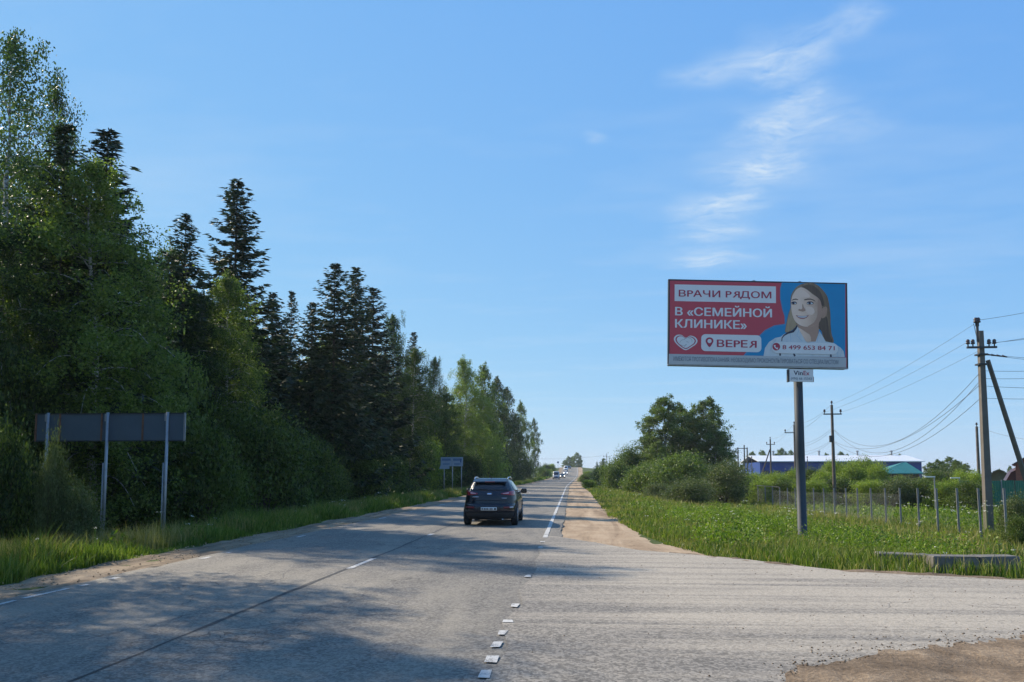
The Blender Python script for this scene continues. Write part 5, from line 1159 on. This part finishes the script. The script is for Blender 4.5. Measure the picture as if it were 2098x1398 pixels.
class Car:
    def __init__(s, slices, e=5.0):
        z = np.array([q[0] for q in slices]); zz = np.linspace(z[0], z[-1], 70); k = np.hanning(7)[1:-1]; k /= k.sum()
        def sm(c):
            v = np.interp(zz, z, [q[c] for q in slices]); p_ = np.pad(v, 2, mode='edge'); return np.convolve(p_, k, 'valid')
        s.z, s.w, s.r, s.f, s.e = zz, sm(1), sm(2), sm(3), e
    def prm(s, z): return np.interp(z, s.z, s.w), np.interp(z, s.z, s.r), np.interp(z, s.z, s.f)
    def rear(s, x, z, off=0.0, front=False):
        w_, r_, f_ = s.prm(z); mid, hf = (r_ + f_) / 2, (f_ - r_) / 2; k = min(.97, abs(x) / w_); y = hf * (1 - k ** s.e) ** (1 / s.e)
        return (x, mid - y - off, z) if not front else (x, mid + y + off, z)
    def side(s, y, z, sgn, off=0.0):
        w_, r_, f_ = s.prm(z); mid, hf = (r_ + f_) / 2, (f_ - r_) / 2; k = min(.985, abs(y - mid) / hf); return (sgn * (w_ * (1 - k ** s.e) ** (1 / s.e) + off), y, z)
    def shell(s, name, mat, parent, n=64):
        V = []; th = np.linspace(0, 2 * math.pi, n, endpoint=False); c, si = np.cos(th), np.sin(th)
        for z, w_, r_, f_ in zip(s.z, s.w, s.r, s.f):
            x = w_ * np.sign(c) * np.abs(c) ** (2 / s.e); y = (r_ + f_) / 2 + (f_ - r_) / 2 * np.sign(si) * np.abs(si) ** (2 / s.e)
            V.append(np.stack([x, y, x * 0 + z], -1))
        m_ = len(V); idx = np.arange(m_ * n).reshape(m_, n); nx = np.roll(idx, -1, 1)
        Fq = np.stack([idx[:-1], nx[:-1], nx[1:], idx[1:]], -1).reshape(-1, 4).tolist() + [idx[0][::-1].tolist(), idx[-1].tolist()]
        me = bpy.data.meshes.new(name); me.from_pydata(np.concatenate(V).tolist(), [], Fq); me.materials.append(M[mat])
        for p in me.polygons: p.use_smooth = len(p.vertices) == 4
        me.update(); return ob(name, me, parent)
    def patch(s, name, mat, parent, q, kind='rear', off=.008, nu=12, nv=8, sgn=1, th=.012):
        """quad q (4 corners, ccw from lower left) laid on the body and given thickness"""
        q = [np.array(p, float) for p in q]; G = []; Gi = []
        for j in range(nv + 1):
            for i in range(nu + 1):
                u, v = i / nu, j / nv; p = q[0] * (1 - u) * (1 - v) + q[1] * u * (1 - v) + q[2] * u * v + q[3] * (1 - u) * v
                fn = (lambda o: s.rear(p[0], p[1], o)) if kind == 'rear' else (lambda o: s.rear(p[0], p[1], o, True)) if kind == 'front' else (lambda o: s.side(p[0], p[1], sgn, o))
                G.append(fn(off)); Gi.append(fn(off - th))
        a = np.arange((nu + 1) * (nv + 1)).reshape(nv + 1, nu + 1); Fq = np.stack([a[:-1, :-1], a[:-1, 1:], a[1:, 1:], a[1:, :-1]], -1).reshape(-1, 4).tolist()
        N0 = len(G); ring = a[0, :].tolist() + a[1:, -1].tolist() + a[-1, -2::-1].tolist() + a[-2:0:-1, 0].tolist()
        for k in range(len(ring)): p0, p1 = ring[k], ring[(k + 1) % len(ring)]; Fq.append([p0, p1, p1 + N0, p0 + N0])
        me = bpy.data.meshes.new(name); me.from_pydata([tuple(map(float, p)) for p in G + Gi], [], Fq); me.materials.append(M[mat]); 
        for p_ in me.polygons[:nu * nv]: p_.use_smooth = True
        me.update(); b = bmesh.new(); b.from_mesh(me); bmesh.ops.recalc_face_normals(b, faces=b.faces); b.to_mesh(me); b.free(); return ob(name, me, parent)
def wheel(parent, x, y, r=.35, wd=.22):
    sg = 1 if x > 0 else -1
    t_ = MB().lathe([(r * .62, -wd / 2), (r * .93, -wd / 2), (r, -wd * .36), (r, wd * .36), (r * .93, wd / 2), (r * .62, wd / 2)], (x, y, r), 'X', 32).build('wheel', M['rubber'], parent, True)
    MB().lathe([(r * .62, 0), (r * .60, .012 * sg), (r * .3, -.01 * sg), (r * .12, .01 * sg)], (x + sg * (wd / 2 - .005), y, r), 'X', 20).build('rim', M['rim'], t_)
    for k in range(5):
        a = k * 2 * math.pi / 5; MB().box((x + sg * (wd / 2 + .006), y + math.cos(a) * r * .34, r + math.sin(a) * r * .34), (.02, .07, r * .5), Matrix.Rotation(-a + math.pi / 2, 3, 'X')).build('spoke', M['rim'], t_)
    return t_
def common(c, t_, L, axles, r=.35, track=.80):
    for y in axles:
        for sgn in (-1, 1):
            wheel(t_, sgn * track, y, r)
            ring = [(math.cos(a), math.sin(a)) for a in np.linspace(-.25, math.pi + .25, 18)]
            V = []; 
            for cy, cz in ring: 
                for q, o in ((r * 1.06, .012), (r * 1.30, .012)):
                    zz = max(c.z[0], r + cz * q); V.append(c.side(y + cy * q, zz, sgn, o))
            Fq = [(2 * i, 2 * i + 1, 2 * i + 3, 2 * i + 2) for i in range(len(ring) - 1)]
            me = bpy.data.meshes.new('wheel_arch'); me.from_pydata(V, [], Fq); me.materials.append(M['plastic']); me.update(); ob('wheel_arch', me, t_)
            V = [c.side(y, r, sgn, .006)] + [c.side(y + cy * r * 1.08, max(c.z[0], r + cz * r * 1.08), sgn, .006) for cy, cz in ring]
            me = bpy.data.meshes.new('wheel_well'); me.from_pydata(V, [], [(0, i, i + 1) for i in range(1, len(ring))]); me.materials.append(M['plastic']); me.update(); ob('wheel_well', me, t_)
def mirror(c, t_, y, z, xw, mat):
    for sgn in (-1, 1):
        m_ = MB(); m_.box((sgn * (xw + .12), y, z), (.22, .12, .17), bevel=.05); m_.box((sgn * (xw + .0), y, z - .05), (.12, .05, .05)); o = m_.build('mirror', M[mat], t_, True)
        MB().box((sgn * (xw + .125), y - .064, z), (.17, .006, .12)).build('mirror_glass', M['tint'], o)
# --- the dark suv
rear = gnd(1005, 1077.5); SX, SY = rear[0], rear[1] - .55
suv = thing('suv', 'dark navy suv driving away in the right lane', 'car', (SX, SY, .022))
c = Car([(.22, .80, .17, 4.24), (.33, .885, .06, 4.38), (.50, .922, .0, 4.44), (.68, .93, .0, 4.44), (.74, .928, .05, 4.44), (.86, .925, .07, 4.42), (.98, .905, .09, 4.33), (1.06, .885, .11, 4.0), (1.12, .865, .15, 3.3), (1.20, .83, .21, 3.02), (1.35, .745, .33, 2.70), (1.48, .665, .44, 2.38), (1.54, .62, .50, 2.2), (1.585, .55, .72, 1.95), (1.615, .42, 1.0, 1.65)], 5.2)
body = c.shell('body', 'navy', suv)
c.patch('rear_window', 'tint', suv, [(-.66, 1.20), (.66, 1.20), (.575, 1.455), (-.575, 1.455)])
MB().prism([(-.60, .33, 1.475), (.60, .33, 1.475), (.56, .62, 1.545), (-.56, .62, 1.545)], [(-.60, .36, 1.505), (.60, .36, 1.505), (.55, .66, 1.60), (-.55, .66, 1.60)]).build('spoiler', M['navy'], suv)
MB().box((0, .325, 1.49), (.34, .012, .018)).build('brake_lamp', M['tail'], suv)
for sgn in (-1, 1):
    q = [(sgn * .86, 1.02), (sgn * .40, 1.075), (sgn * .40, 1.10), (sgn * .83, 1.20)]
    if sgn < 0: q = [q[0], q[1], q[2], q[3]]
    tl = c.patch('tail_light', 'tail', suv, q, off=.02)
    c.patch('lamp_lens', 'tail2', tl, [(sgn * .66, 1.085), (sgn * .46, 1.083), (sgn * .46, 1.10), (sgn * .66, 1.135)], off=.024, nu=6, nv=3)
    c.patch('reflector', 'reflector', suv, [(sgn * .80, .60), (sgn * .50, .60), (sgn * .50, .66), (sgn * .80, .66)], off=.05, nv=3)
    c.patch('fog_lamp', 'chrome' if sgn > 0 else 'reflector', suv, [(sgn * .82, .605), (sgn * .70, .605), (sgn * .70, .65), (sgn * .82, .65)], off=.056, nu=4, nv=2)
    for y0, y1 in ((.62, 1.02), (1.06, 1.92), (1.96, 2.62)):
        k = lambda y: (1.40 if y < 1 else 1.47 if y < 2 else 1.36)
        z1 = {.62: (1.42, 1.46), 1.06: (1.47, 1.49), 1.96: (1.49, 1.33)}[y0]; z0_ = 1.16
        yy0 = y0 - (.0 if y0 > .7 else .0)
        c.patch('side_window', 'tint', suv, [(y0, z0_ + (.08 if y0 < 1 else 0)), (y1 if y0 < 1.9 else y1 + .25, z0_), (y1 if y0 < 1.9 else y1 - .2, z1[1]), (y0 + (.12 if y0 < 1 else 0), z1[0])], 'side', sgn=sgn)
    for y in (1.32, 2.32): c.patch('door_handle', 'navy', suv, [(y, .97), (y + .2, .97), (y + .2, 1.0), (y, 1.0)], 'side', off=.035, nu=4, nv=2, sgn=sgn, th=.03)
    for y in (1.04, 1.94): c.patch('door_seam', 'plastic', suv, [(y, .40), (y + .012, .40), (y + .012, 1.12), (y, 1.12)], 'side', off=.003, nu=1, nv=10, sgn=sgn)
    c.patch('sill_cladding', 'plastic', suv, [(.2, .24), (4.2, .24), (4.2, .40), (.2, .40)], 'side', off=.012, nu=24, nv=4, sgn=sgn)
    MB().tube([(sgn * .575, .75, 1.575), (sgn * .585, .95, 1.635), (sgn * .60, 1.6, 1.645), (sgn * .60, 2.1, 1.60), (sgn * .60, 2.25, 1.55)], .022, 8).build('roof_rail', M['chrome'], suv, True)
bum = c.patch('bumper', 'navy', suv, [(-.90, .46), (.90, .46), (.90, .735), (-.90, .735)], off=.045, nu=24, nv=6, th=.05)
c.patch('bumper_cladding', 'plastic', suv, [(-.86, .23), (.86, .23), (.895, .47), (-.895, .47)], off=.038, nu=24, nv=6, th=.04)
c.patch('tailgate_seam', 'plastic', suv, [(-.72, .735), (.72, .735), (.72, .755), (-.72, .755)], off=.004, nv=1)
c.patch('tailgate_crease', 'navy', suv, [(-.62, .86), (.62, .86), (.62, .885), (-.62, .885)], off=.014, nv=2)
pr_ = c.patch('plate_recess', 'plastic', suv, [(-.34, .50), (.34, .50), (.34, .66), (-.34, .66)], off=.05, nv=4)
pl_ = c.patch('number_plate', 'plate', suv, [(-.27, .525), (.27, .525), (.27, .635), (-.27, .635)], off=.058, nv=3)
for x0, x1 in ((-.24, -.20), (-.17, -.13), (-.11, -.07), (-.05, -.01), (.03, .07), (.09, .13), (.18, .25)):
    c.patch('plate_mark', 'plastic', pl_, [(x0, .55), (x1, .55), (x1, .61), (x0, .61)], off=.0615, nu=1, nv=1, th=.002)
c.patch('emblem', 'chrome', suv, [(-.075, 1.06), (.075, 1.06), (.075, 1.11), (-.075, 1.11)], off=.016, nu=6, nv=3)
c.patch('badge', 'chrome', suv, [(-.60, .965), (-.36, .965), (-.36, .99), (-.60, .99)], off=.006, nu=4, nv=1)
c.patch('badge', 'chrome', suv, [(.42, .93), (.60, .93), (.60, .95), (.42, .95)], off=.006, nu=4, nv=1)
MB().tube([(0, c.rear(0, 1.22)[1] - .015, 1.215), (-.10, c.rear(0, 1.23)[1] - .02, 1.235), (-.42, c.rear(0, 1.24)[1] - .02, 1.25)], .010, 6).build('wiper', M['plastic'], suv)
MB().tube([(0, .80, 1.59), (0, .70, 1.70)], [.012, .006], 6).build('antenna', M['plastic'], suv)
common(c, suv, 4.44, (.78, 3.42), .355, .815)
mirror(c, suv, 2.72, 1.14, .90, 'navy')
MB().tube([(.45, .08, .22), (.45, .5, .24)], .035, 10).build('exhaust', M['chrome'], suv, True)
MB().box((.05, .55, .26), (.9, .3, .14), bevel=.04).build('silencer', M['plastic'], suv)
MB().box((0, .78, .31), (1.3, .1, .1)).build('axle', M['plastic'], suv)
# --- distant oncoming traffic (front ends face the camera)
def oncoming(name, lab, X, Y, slices, paint, lamps, ws, axles, r=.33, track=.74, scale=1.0):
    z0 = float(h(Y)) + .022; t_ = thing(name, lab, 'car', (X, Y, z0), math.pi, 'oncoming traffic far down the road'); t_.scale = (scale,) * 3
    c = Car(slices, 5.0); L = max(q[3] for q in slices); off_ = Vector((0, 0, 0)); c.shell('body', paint, t_, 40)
    (zb, zt, wb, wt) = ws; c.patch('windscreen', 'tint', t_, [(-wb, zb), (wb, zb), (wt, zt), (-wt, zt)], 'front')
    for sgn in (-1, 1):
        c.patch('headlight', 'lamp_lit' if lamps else 'chrome', t_, [(sgn * .76, .64), (sgn * .48, .62), (sgn * .48, .74), (sgn * .76, .78)], 'front', off=.02, nu=4, nv=3)
        c.patch('side_window', 'tint', t_, [(L * .2, zb), (L * .66, zb), (L * .58, zt - .03), (L * .22, zt - .03)], 'side', sgn=sgn)
    c.patch('grille', 'plastic', t_, [(-.44, .48), (.44, .48), (.44, .72), (-.44, .72)], 'front', off=.015, nu=6, nv=3)
    c.patch('number_plate', 'plate', t_, [(-.26, .40), (.26, .40), (.26, .50), (-.26, .50)], 'front', off=.03, nu=3, nv=2)
    common(c, t_, L, axles, r, track); mirror(c, t_, L * .68, zb + .05, .86, paint)
    return t_
SED = [(.2, .76, .1, 4.3), (.35, .84, .02, 4.38), (.6, .86, 0, 4.4), (.8, .85, .05, 4.3), (.92, .82, .15, 3.3), (1.05, .76, .5, 2.95), (1.3, .64, 1.1, 2.4), (1.4, .58, 1.35, 2.2), (1.45, .4, 1.6, 2.0)]
VAN = [(.25, .86, .1, 5.2), (.4, .95, .02, 5.35), (.8, .98, 0, 5.4), (1.05, .97, .02, 5.2), (1.2, .96, .03, 4.6), (1.6, .93, .05, 4.25), (2.0, .88, .08, 3.95), (2.2, .84, .12, 3.75), (2.3, .6, .3, 3.4)]
lane = lambda Y: -5.86 + float(cshift(Y))
oncoming('van', 'silver blue van, nearest of the far oncoming vehicles', lane(218) + .1, 218 + 5, VAN, 'carsilver', False, (1.25, 2.02, .80, .72), (.9, 4.3), .35, .82)
oncoming('sedan', 'dark car with a lit headlight just behind the far van', lane(250) + 1.0, 250, SED, 'carblack', True, (.95, 1.32, .68, .56), (.8, 3.5))
oncoming('sedan', 'white car with both headlights lit on the far slope', lane(308) + .6, 308, SED, 'carwhite', True, (.95, 1.32, .68, .56), (.8, 3.5))
oncoming('van', 'white van highest up the far slope', lane(342) + .0, 346, VAN, 'carwhite', False, (1.25, 2.02, .80, .72), (.9, 4.3), .35, .82)
oncoming('sedan', 'dark car beside the white van near the crest', lane(368) + 1.2, 368, SED, 'carblack', False, (.95, 1.32, .68, .56), (.8, 3.5))

# ------------------------------------------------------------------ thin summer haze
hm, t = new_mat('haze'); pv = nd(t, 'ShaderNodeVolumePrincipled', {'Color': (.82, .90, 1.0, 1), 'Density': .00018, 'Anisotropy': .2}); nd(t, 'ShaderNodeOutputMaterial', {'Volume': pv.outputs[0]})
tag(MB().box((150, 1970, 18), (3500, 4260, 46)).build('haze', hm), 'thin pale summer haze filling the air over the whole scene', 'haze', kind='stuff')
